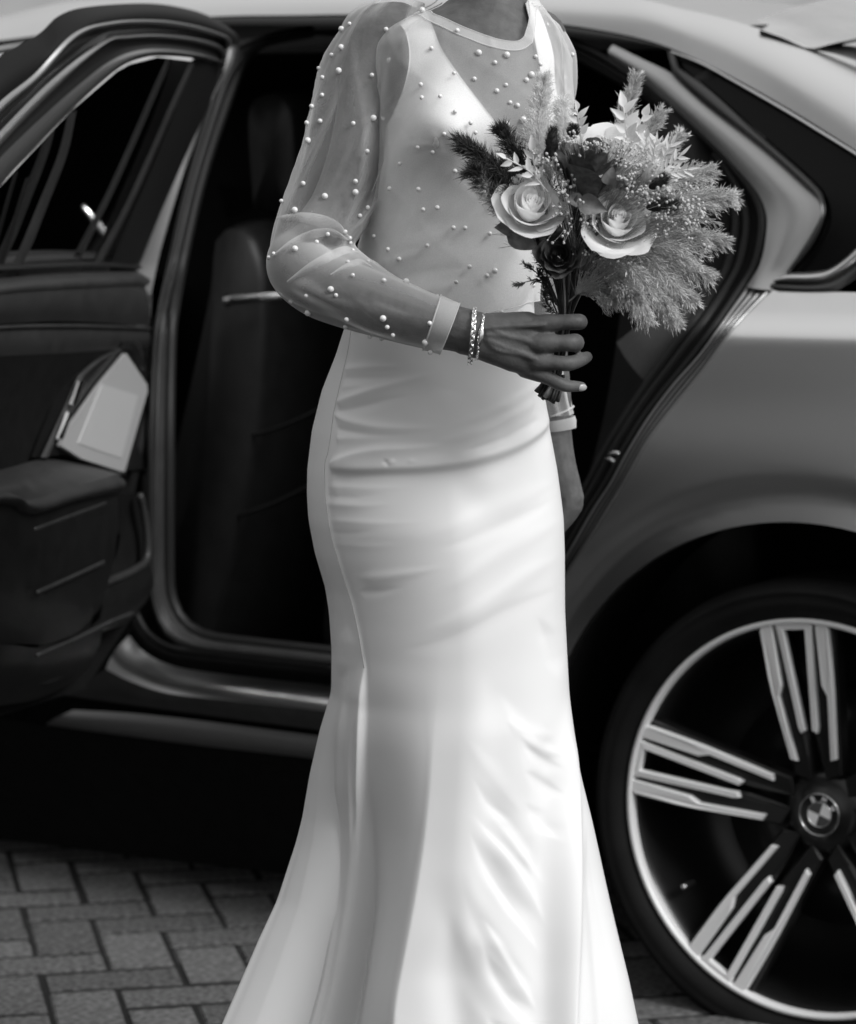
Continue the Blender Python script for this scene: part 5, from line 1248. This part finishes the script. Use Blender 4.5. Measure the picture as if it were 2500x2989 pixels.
def petal_mesh(R, H, th0, spread, opening, curl, tip, X, Y, Z, c, ruf, nu=15, nv=13, base=0.16):
    """One rose petal: wrapped round the axis Z from base to lip, lip rolled outwards, edge a little wavy."""
    v = []; ph = rnd.uniform(0, 6.28)
    for j in range(nv):
        b = j/(nv-1)
        for i in range(nu):
            u = -1+2*i/(nu-1)
            top = 1 - 0.30*abs(u)**2.6 + tip*(1-abs(u))**2
            s = b*top
            wid = math.sin(math.pi*min(1.0, 0.14+0.50*b**.75))
            th = th0 + u*spread*0.5*wid
            prof = base + (1-base)*(math.sin(min(1.0, s*1.02)*math.pi/2))**0.85
            r = R*prof*(1+opening*s*s) + R*0.05*u
            z = H*(s**1.15)
            e = max(0.0, s-0.72)/0.28
            r += curl*R*e**1.7; z -= curl*R*0.55*e**2.4
            k = ruf*R*e*(math.sin(5.0*u+ph)+0.5*math.sin(11*u+2*ph)); r += k; z += 0.6*k
            side = max(0.0, abs(u)-0.7)/0.3
            r += curl*R*0.35*side**2*b
            v.append(c + X*r*math.cos(th)+Y*r*math.sin(th)+Z*z)
    return v, grid_faces(nv, nu)
def rose(px, py, d, axis, R, name, label, m, layers, depth=1.0):
    Z = unit(axis); X, Y, _ = frame_of(Z); c = P(px, py, d) - Z*R*0.75*depth
    heart = None; t0 = rnd.uniform(0, 6.28); k = 0
    mb = MB()
    # tight spiral heart
    turns = 2.6; cs = []
    for j in range(7):
        b = j/6; row = []
        for i in range(70):
            t = i/69; a = t0+t*turns*2*math.pi; r = R*(0.03+0.20*t)*(0.75+0.35*b); z = R*depth*(0.35+0.72*b-0.10*t*b+0.02*math.sin(a*3))
            row.append(c+X*r*math.cos(a)+Y*r*math.sin(a)+Z*z)
        cs.append(row)
    mb.add(*loft(cs)); rs = mb.build(name, m, bq); rs['label'] = label
    for (n, r_, h_, sp_, op_, cu_, tip_, ru_) in layers:
        for q in range(n):
            k += 1; th = t0 + q*2*math.pi/n + k*0.37 + rnd.uniform(-.12, .12)
            v, f = petal_mesh(R*r_, R*h_*depth*rnd.uniform(.95, 1.05), th, sp_, op_*rnd.uniform(.7, 1.3), cu_*rnd.uniform(.6, 1.4), tip_, X, Y, Z, c, ru_)
            o = mesh_obj('petal', v, f, m, rs)
            if True: o.data.polygons.foreach_set('use_smooth', [True]*len(o.data.polygons))
    return rs
L_white = [(3, .34, 1.06, 3.0, .03, .02, .02, .012), (4, .54, 0.99, 2.8, .04, .06, .03, .02), (5, .76, .86, 2.5, .07, .12, .05, .03), (5, .97, .66, 2.4, .10, .18, .08, .05)]
L_dark = [(3, .30, 1.10, 2.7, .02, .06, .02, .03), (4, .44, 1.10, 2.3, .03, .10, .03, .05), (5, .58, 1.05, 2.0, .05, .14, .04, .06), (5, .72, 0.97, 1.8, .08, .18, .06, .07)]
rose(1552, 592, 2.985, (.14, -.80, .58), .0345, 'rose', 'white rose above the hand, facing up and out', 'petal', L_white, 1.12)
rose(1806, 638, 2.980, (.10, -.82, .56), .0355, 'rose', 'white rose with its outer petals spread wide', 'petal', L_white, 1.05)
rose(1800, 425, 3.000, (.05, -.62, .78), .0420, 'rose', 'pale rose half hidden at the top behind gypsophila', 'petal', L_white, 1.0)
rose(1722, 480, 2.985, (.10, -.45, .88), .0400, 'rose', 'large dried dark rose standing upright in the middle', 'petal_dark', L_dark, 1.55)
rose(1632, 742, 2.990, (-.08, -.98, .12), .0300, 'rose', 'small dark rose low in the bunch, facing out', 'petal_dark', L_dark, 1.1)
# loose dried petals and leaves round the roses
def blade_leaf(c, d, n, L, w, m, name, parent, cup=0.25, curl=0.3):
    d = unit(d); n = np.asarray(n, float); n = unit(n-d*(n @ d)); s = np.cross(d, n); v = []
    for j in range(9):
        t = j/8; wid = w*math.sin(math.pi*min(1, t**0.75*0.98+0.02))*(1-0.25*t)
        for u in (-1, -.5, 0, .5, 1):
            v.append(c+d*L*t+s*wid*u+n*(abs(u)*wid*cup - curl*L*t*t))
    return mesh_obj(name, v, grid_faces(9, 5), m, parent)
VW = np.array([0, -1.0, 0.25])
for (x, y, d, dr, L, w_, m) in [(1480, 688, 3.0, (1, -.1, -.35), .040, .014, 'petal_mid'), (1500, 670, 3.005, (-.6, -.2, .1), .022, .012, 'petal_mid'), (1690, 585, 2.972, (.9, -.3, -.35), .034, .013, 'petal_mid'), (1700, 590, 2.975, (-.9, -.2, .25), .020, .009, 'petal_mid'), (1775, 540, 2.965, (.15, -.3, .6), .022, .010, 'petal_mid'), (1800, 545, 2.975, (.8, -.2, .3), .020, .010, 'petal_dark'),
                                (1640, 500, 2.985, (-.25, -.3, .9), .028, .011, 'petal_mid'), (1600, 470, 2.99, (.4, -.1, .9), .024, .010, 'petal_dark'), (1655, 560, 2.98, (.2, -.4, -.9), .024, .012, 'petal_dark'), (1715, 690, 2.99, (.3, -.2, .8), .026, .012, 'petal_dark'), (1690, 780, 2.995, (.5, -.3, .5), .026, .012, 'petal_dark'), (1575, 700, 3.01, (.5, -.2, .7), .02, .01, 'petal_mid')]:
    blade_leaf(P(x, y, d), dr, VW+rv(.3), L, w_, m, 'dried_leaf', bq, .5, .2)

# -- plumes
def plume(base, mid, tip, n, length, spread, tone, name, label, bl=(.0035, .0065), wd=.00034, parent=None, droop=0.3, stem=True, dens=13):
    big_ = n > 100
    if big_: n = int(n*1.5); length *= 1.18; spread *= 1.25; wd *= .82; dens = 15
    a, b, c = P(*base), P(*mid), P(*tip); st = resample([a, b, c], 60)
    o = mesh_obj(name, *tube(st, np.linspace(.0011, .0004, 60), 6), 'stem' if tone == 'plume_dark' else 'stem_pale', parent or bq); o['label'] = label
    T = np.gradient(st, axis=0); T /= np.linalg.norm(T, axis=1)[:, None]
    mb = MB(); v = mb.v; f = mb.f
    for _ in range(n):
        t = rnd.random()**0.8; i = min(59, int(12+47*t)); p = st[i]; tan = T[i]
        side = rv(); side -= tan*(side @ tan); side = unit(side)
        L = length*(1.05-0.75*t)*rnd.uniform(.5, 1.1)
        dr = unit(tan*rnd.uniform(.7, 1.3)+side*spread*rnd.uniform(.4, 1.1))
        k = dens
        for q in range(k):
            s = (q+rnd.random())/k
            pos = p+dr*L*s+np.array([0, 0, -droop*L*s*s*0.5])
            dd = unit(dr+rv(.55)+np.array([0, 0, -droop*s*.5])); bl_ = rnd.uniform(*bl)
            wv = unit(np.cross(dd, rv()))*wd*rnd.uniform(.7, 1.5)
            k0 = len(v)
            v.extend([tuple(pos), tuple(pos+dd*bl_*.4+wv), tuple(pos+dd*bl_), tuple(pos+dd*bl_*.4-wv)])
            f.extend([(k0, k0+1, k0+2), (k0, k0+2, k0+3)])
        # hair-thin twig carrying them
        k0 = len(v); wv = unit(np.cross(dr, rv()))*wd*.5
        e = p+dr*L+np.array([0, 0, -droop*L*0.5])
        v.extend([tuple(p-wv), tuple(p+wv), tuple(e)]); f.append((k0, k0+1, k0+2))
    mb.build('spikelets', tone, o, stuff=True, smooth=False)
    return o
# dark reed plumes at the left
plume((1640, 780, 3.03), (1520, 560, 3.02), (1352, 415, 3.00), 170, .034, .50, 'plume_dark', 'plume', 'dark reed plume reaching out to the upper left', (.009, .019), .00055)
plume((1640, 780, 3.03), (1530, 600, 3.02), (1385, 500, 2.995), 160, .032, .55, 'plume_dark', 'plume', 'dark reed plume at the left below the first', (.009, .019), .00055)
plume((1640, 800, 3.03), (1520, 650, 3.03), (1410, 540, 3.00), 150, .034, .6, 'plume_mid', 'plume', 'dark reed plume at the left under the white rose', (.008, .016), .0005)
plume((1650, 760, 3.03), (1560, 540, 3.03), (1470, 385, 3.02), 130, .034, .5, 'plume_dark', 'plume', 'dark reed plume rising behind the bleached leaves', (.009, .019), .00055)
# white fluffy plume against the gown
plume((1640, 640, 3.03), (1575, 420, 3.03), (1588, 225, 3.03), 620, .030, .95, 'plume_white', 'plume', 'soft white feathery plume standing upright before the gown', (.004, .008), .00035, droop=.1)
plume((1650, 600, 3.03), (1650, 430, 3.03), (1640, 300, 3.04), 420, .028, .9, 'plume_white', 'plume', 'short soft white plume beside the tall one', (.004, .008), .00035, droop=.1)
# pale plume at the top
plume((1720, 700, 3.05), (1800, 430, 3.05), (1858, 226, 3.05), 330, .036, .60, 'plume_light', 'plume', 'pale pampas plume rising highest at the top', (.004, .008), .0004, droop=.05)
plume((1730, 700, 3.06), (1840, 470, 3.05), (1930, 330, 3.05), 280, .034, .65, 'plume_light', 'plume', 'pale pampas plume at the top right', (.004, .008), .0004, droop=.1)
plume((1740, 700, 3.06), (1880, 520, 3.06), (1985, 395, 3.06), 260, .034, .7, 'plume_light', 'plume', 'pale pampas plume behind the spiky bleached leaves', (.004, .008), .0004, droop=.15)
plume((1740, 720, 3.07), (1950, 600, 3.07), (2135, 575, 3.08), 420, .046, .75, 'plume_light', 'plume', 'grey pampas plume spreading out furthest to the side', (.004, .008), .00042, droop=.3)
plume((1740, 740, 3.07), (1930, 540, 3.08), (2075, 500, 3.09), 300, .044, .75, 'plume_mid', 'plume', 'grey pampas plume behind the gypsophila', (.004, .008), .00042, droop=.2)
plume((1720, 760, 3.05), (1940, 690, 3.05), (2110, 700, 3.05), 273, .044, .75, 'plume_mid', 'plume', 'grey pampas plume below the gypsophila', (.004, .008), .00042, droop=.4)
plume((1700, 790, 3.05), (1900, 730, 3.04), (2070, 800, 3.03), 273, .044, .7, 'plume_mid', 'plume', 'drooping grey plume with its tip over the door seal', (.004, .008), .00042, droop=.6)
plume((1700, 800, 3.05), (1880, 770, 3.04), (2020, 870, 3.02), 259, .042, .7, 'plume_light', 'plume', 'drooping plume hanging at the lower side', (.004, .008), .00042, droop=.7)
plume((1700, 820, 3.04), (1850, 790, 3.03), (1975, 925, 3.01), 237, .038, .6, 'plume_light', 'plume', 'drooping plume with the lowest tip beside the seal', (.004, .008), .00042, droop=.9)
plume((1690, 820, 3.04), (1800, 770, 3.02), (1890, 915, 3.00), 237, .040, .55, 'plume_light', 'plume', 'drooping plume hanging straight down', (.004, .008), .00042, droop=1.0)
plume((1690, 840, 3.03), (1770, 800, 3.02), (1840, 850, 3.00), 216, .040, .75, 'plume_mid', 'plume', 'low grey plume beside the stems', (.004, .007), .0004, droop=.8)
plume((1660, 880, 3.04), (1720, 840, 3.03), (1790, 870, 3.02), 220, .030, .8, 'plume_mid', 'plume', 'short low plume just above the thumb side of the hand', (.004, .007), .0004, droop=.7)
plume((1660, 860, 3.05), (1610, 780, 3.04), (1570, 690, 3.03), 200, .022, .55, 'plume_dark', 'plume', 'dark plume filling in behind the small dark rose', (.004, .008), .0005)
for k_, (m_, t_) in enumerate([((1900, 640, 3.03), (2090, 640, 3.02)), ((1890, 700, 3.02), (2050, 745, 3.00)), ((1870, 740, 3.01), (1990, 850, 2.985)), ((1820, 760, 3.00), (1905, 860, 2.98)), ((1880, 560, 3.03), (2050, 520, 3.03))]):
    plume((1700, 770, 3.03), m_, t_, 44, .040, .8, 'plume_mid', 'plume', 'thin loose grass strand lying over the ' + ('outer grey plume', 'middle grey plume', 'drooping grey plume', 'hanging pale plume', 'upper grey plume')[k_], (.006, .013), .0004, droop=.5, dens=8)
# small dark sprigs low at the left
plume((1625, 890, 3.03), (1585, 820, 3.01), (1505, 830, 2.99), 22, .012, .6, 'plume_dark', 'plume', 'tiny dark grass sprig poking out low at the left', (.005, .008), .0006, droop=.1, dens=6)
plume((1620, 880, 3.03), (1570, 800, 3.01), (1528, 770, 2.99), 22, .012, .6, 'plume_dark', 'plume', 'tiny dark grass sprig just above the other', (.005, .008), .0006, droop=.1, dens=6)
plume((1630, 920, 3.04), (1600, 850, 3.02), (1578, 790, 3.01), 60, .012, .6, 'plume_dark', 'plume', 'dark grass fringe along the left of the stems', (.004, .008), .0005, droop=.1, dens=7)
plume((1640, 930, 3.03), (1600, 890, 3.01), (1590, 850, 3.00), 46, .012, .7, 'plume_dark', 'plume', 'short dark grass just above the index finger', (.004, .008), .0005, droop=.1, dens=7)

# -- bunny tails
def tail(px, py, d, dr, L, r, m, label):
    dr = unit(dr); x_, y_, z_ = frame_of(dr); c = P(px, py, d)
    o = mesh_obj('bunny_tail', *sphere(c, (r*.72, r*.72, L*.46), 14, 10, (x_, y_, z_)), m, bq); o['label'] = label
    mb = MB()
    for _ in range(900):
        a = rnd.uniform(0, 6.28); u = rnd.uniform(-1, 1); rr = math.sqrt(max(0, 1-u*u*.96))
        n = x_*math.cos(a)*rr+y_*math.sin(a)*rr; p = c+n*r*.68+z_*u*L*.44; dd = unit(n*.7+z_*.9+rv(.2)); wv = unit(np.cross(dd, rv()))*.00022
        mb.add([p-wv, p+wv, p+dd*rnd.uniform(.004, .008)], [(0, 1, 2)])
    mb.build('bristles', m, o, stuff=True, smooth=False)
tail(1612, 415, 2.975, (.10, -.1, 1), .036, .0085, 'tail_dark', 'dark bunny tail standing upright in front of the white plume')
tail(1672, 388, 2.99, (.2, -.1, 1), .016, .007, 'tail_dark', 'small dark bunny tail by the pale rose')
tail(1922, 532, 2.975, (.75, -.1, .5), .026, .0085, 'tail_dark', 'dark bunny tail beside the white one')
tail(1922, 598, 2.97, (.95, -.1, .25), .030, .0085, 'tail_dark', 'dark bunny tail right of the wide-open rose')
tail(1902, 498, 2.965, (.55, -.2, .8), .032, .0100, 'tail_white', 'white bunny tail amid the gypsophila')
tail(1688, 655, 2.985, (-.2, -.3, .95), .034, .0095, 'tail_dark', 'dark bunny tail between the two white roses')
tail(1960, 610, 2.99, (.6, 0, .6), .024, .0085, 'tail_dark', 'dark bunny tail half lost in the grey plume')
tail(1700, 720, 2.995, (.2, -.3, .9), .030, .0095, 'tail_dark', 'dark bunny tail below the others')

# -- bleached leaf sprigs
def leaf_sprig(pts, n, L, w_, m, label, narrow=False):
    st = resample([P(*q) for q in pts], 40); o = mesh_obj('leaf_sprig', *tube(st, .0008, 6), 'leaf_white', bq); o['label'] = label
    T = np.gradient(st, axis=0)
    for i in range(n):
        t = 0.22+0.78*i/(n-1) if n > 1 else 1; j = min(39, int(39*t)); tan = unit(T[j]); side = unit(np.cross(tan, (0, -1, 0)))*(1 if i % 2 else -1)
        dr = unit(tan*(.75 if not narrow else 1.0)+side*(.85 if i < n-1 else 0)*rnd.uniform(.7, 1.1)+np.array([0, rnd.uniform(-.5, .2), 0]))
        blade_leaf(st[j], dr, VW+rv(.5), L*rnd.uniform(.75, 1.1), w_*rnd.uniform(.8, 1.15), m, 'leaf', o, .35, rnd.uniform(-.15, .35))
leaf_sprig([(1600, 560, 2.98), (1545, 500, 2.97), (1478, 462, 2.965)], 8, .017, .0036, 'leaf_white', 'bleached leaf sprig over the dark reeds at the left')
leaf_sprig([(1590, 560, 2.985), (1560, 480, 2.98), (1555, 440, 2.98)], 6, .017, .0040, 'leaf_white', 'bleached leaf sprig just above the left white rose')
leaf_sprig([(1700, 420, 3.0), (1690, 360, 2.99), (1685, 322, 2.985)], 8, .018, .0042, 'leaf_white', 'bleached leaf sprig beside the shoulder')
leaf_sprig([(1840, 480, 3.0), (1830, 390, 2.985), (1820, 312, 2.98)], 9, .022, .0058, 'leaf_white', 'bleached leaf sprig in front of the top plume')
leaf_sprig([(1830, 450, 3.0), (1860, 380, 2.99), (1880, 335, 2.99)], 7, .020, .0050, 'leaf_white', 'bleached leaf sprig right of the tall one')
leaf_sprig([(1870, 470, 2.995), (1885, 430, 2.99), (1888, 402, 2.985)], 6, .018, .0036, 'leaf_white', 'short bleached leaf sprig by the pale rose')
for k_, (a, b) in enumerate([((1900, 500, 2.99), (1915, 415, 2.98)), ((1910, 510, 2.99), (1960, 420, 2.98)), ((1915, 520, 2.99), (1985, 455, 2.98)), ((1910, 515, 2.985), (2005, 495, 2.98)), ((1905, 505, 2.99), (1938, 425, 2.985)), ((1905, 520, 2.985), (1960, 540, 2.975))]):
    leaf_sprig([a, tuple((np.array(a)+np.array(b))/2), b], 9, .017, .0021, 'leaf_white', ('spiky bleached leaf sprig pointing up', 'spiky bleached leaf sprig slanting up', 'spiky bleached leaf sprig slanting outwards', 'spiky bleached leaf sprig lying level', 'spiky bleached leaf sprig between two others', 'spiky bleached leaf sprig pointing down')[k_], True)

# -- gypsophila
def gyp(base, spots, label, r=(.0017, .0028)):
    r = (r[0]*.68, r[1]*.72); spots = spots+[(x+rnd.gauss(0, 9), y+rnd.gauss(0, 9), d+rnd.uniform(-.006, .008)) for x, y, d in spots if rnd.random() < .7]
    b = P(*base); o = None; st = MB(); bm_ = MB()
    for x, y, d in spots:
        p = P(x, y, d); mid = b*.45+p*.55+rv(.006)
        st.add(*tube(resample([b, mid, p], 10), .00018, 4, False))
        rr = rnd.uniform(*r)
        v, f = sphere(p, rr, 8, 6); bm_.add([q+rv(rr*.16) for q in v], f)
        for _ in range(4): v, f = sphere(p+unit(rv())*rr*.7, rr*rnd.uniform(.4, .6), 6, 4); bm_.add(v, f)
    o = st.build('gypsophila', 'stem_pale', bq); o['label'] = label; o['kind'] = 'stuff'
    bm_.build('buds', 'bud', o, stuff=True)
def cloud(cx, cy, sx, sy, n, d, jd=.012): return [(rnd.gauss(cx, sx), rnd.gauss(cy, sy), d+rnd.uniform(-jd, jd)) for _ in range(n)]
gyp((1720, 620, 3.0), cloud(1745, 425, 45, 14, 34, 2.972), 'gypsophila along the top of the dark rose', (.0013, .0022))
gyp((1720, 620, 3.0), cloud(1665, 405, 16, 14, 14, 2.975), 'gypsophila beside the upright dark bunny tail', (.0016, .0024))
gyp((1760, 640, 3.0), cloud(1845, 508, 30, 24, 46, 2.965), 'gypsophila in a dense bunch above the wide-open rose')
gyp((1760, 660, 3.0), cloud(1880, 560, 28, 16, 30, 2.968), 'gypsophila in a bunch right of the dark rose', (.0020, .0030))
gyp((1790, 720, 3.0), cloud(1985, 590, 36, 24, 34, 2.972), 'gypsophila spreading towards the door seal', (.0020, .0030))
gyp((1790, 740, 3.0), cloud(2010, 645, 30, 26, 26, 2.972), 'gypsophila at the outer edge of the bunch', (.0020, .0030))
gyp((1790, 740, 3.0), cloud(1945, 655, 12, 20, 12, 2.972), 'gypsophila just right of the open rose', (.0018, .0026))
gyp((1680, 760, 3.0), cloud(1652, 560, 10, 22, 14, 2.970), 'gypsophila between white rose and dark rose', (.0018, .0026))
gyp((1680, 760, 3.0), cloud(1712, 640, 18, 24, 18, 2.972), 'gypsophila left of the open rose', (.0016, .0026))
gyp((1680, 860, 3.0), cloud(1760, 745, 46, 24, 22, 2.98), 'sparse gypsophila under the open rose', (.0012, .0020))
gyp((1640, 560, 3.0), cloud(1610, 470, 14, 10, 10, 2.972), 'gypsophila by the bleached leaves', (.0018, .0026))
gyp((1600, 640, 3.0), cloud(1560, 462, 22, 10, 10, 2.975), 'gypsophila in front of the reeds', (.0014, .0022))
gyp((1760, 560, 3.0), cloud(1790, 425, 30, 10, 14, 2.965), 'thin gypsophila twigs over the pale rose', (.0010, .0016))

gyp((1700, 600, 3.0), cloud(1860, 455, 40, 20, 26, 2.965), 'gypsophila sprinkled before the spiky bleached leaves', (.0013, .0022))
gyp((1700, 640, 3.0), cloud(1930, 620, 50, 40, 26, 2.962), 'gypsophila scattered loosely over the plumes', (.0014, .0022))
gyp((1660, 640, 3.0), cloud(1640, 625, 20, 40, 18, 2.968), 'gypsophila strung down between the two white roses', (.0014, .0022))
# -- stems gathered into the hand, cut ends below
for i in range(34):
    a = rnd.uniform(-1, 1); b = rnd.uniform(-1, 1)
    top = P(1648+a*62+30*(a > .3)*a, 770+rnd.uniform(-30, 50), 3.045+b*.018); mid = P(1652+a*22, 905, 3.052+b*.010); low = P(1640+a*15, 1000, 3.055+b*.009); bot = P(1606+a*22, 1150+rnd.uniform(-14, 18), 3.058+b*.011)
    mesh_obj('stem', *tube(resample([top, mid, low, bot], 18), rnd.uniform(.0008, .0016), 6), rnd.choice(['stem', 'stem', 'stem', 'stem_pale']), bq)
for i in range(20):
    a = i/19*2-1
    p0 = P(1622+a*24, 1095, 3.052+rnd.uniform(-.008, .008)); p1 = P(1596+a*32, 1160+rnd.uniform(-8, 12)+a*12, 3.046+rnd.uniform(-.010, .010))
    mesh_obj('stem_end', *tube(resample([p0, (p0+p1)/2+np.array([.001, 0, 0]), p1], 8), [.0017]*6+[.0022, .0022], 7), rnd.choice(['stem', 'stem_pale', 'stem', 'petal_mid']), bq)
# inner filling: dark dry grass at the heart of the bunch so that nothing shows through
fl = MB()
for _ in range(2600):
    x = rnd.gauss(1735, 95); y = rnd.gauss(650, 95)
    if (x-1735)**2/190**2+(y-640)**2/200**2 > 1: continue
    p = P(x, y, 3.045+rnd.uniform(-.025, .03)); q = p-P(1650, 930, 3.05); dd = unit(unit(q)+rv(.6)); wv = unit(np.cross(dd, rv()))*.0007
    fl.add([p, p+dd*.007+wv, p+dd*.016, p+dd*.007-wv], [(0, 1, 2), (0, 2, 3)])
fl.build('dry_grass', 'plume_dark', bq, stuff=True, smooth=False)
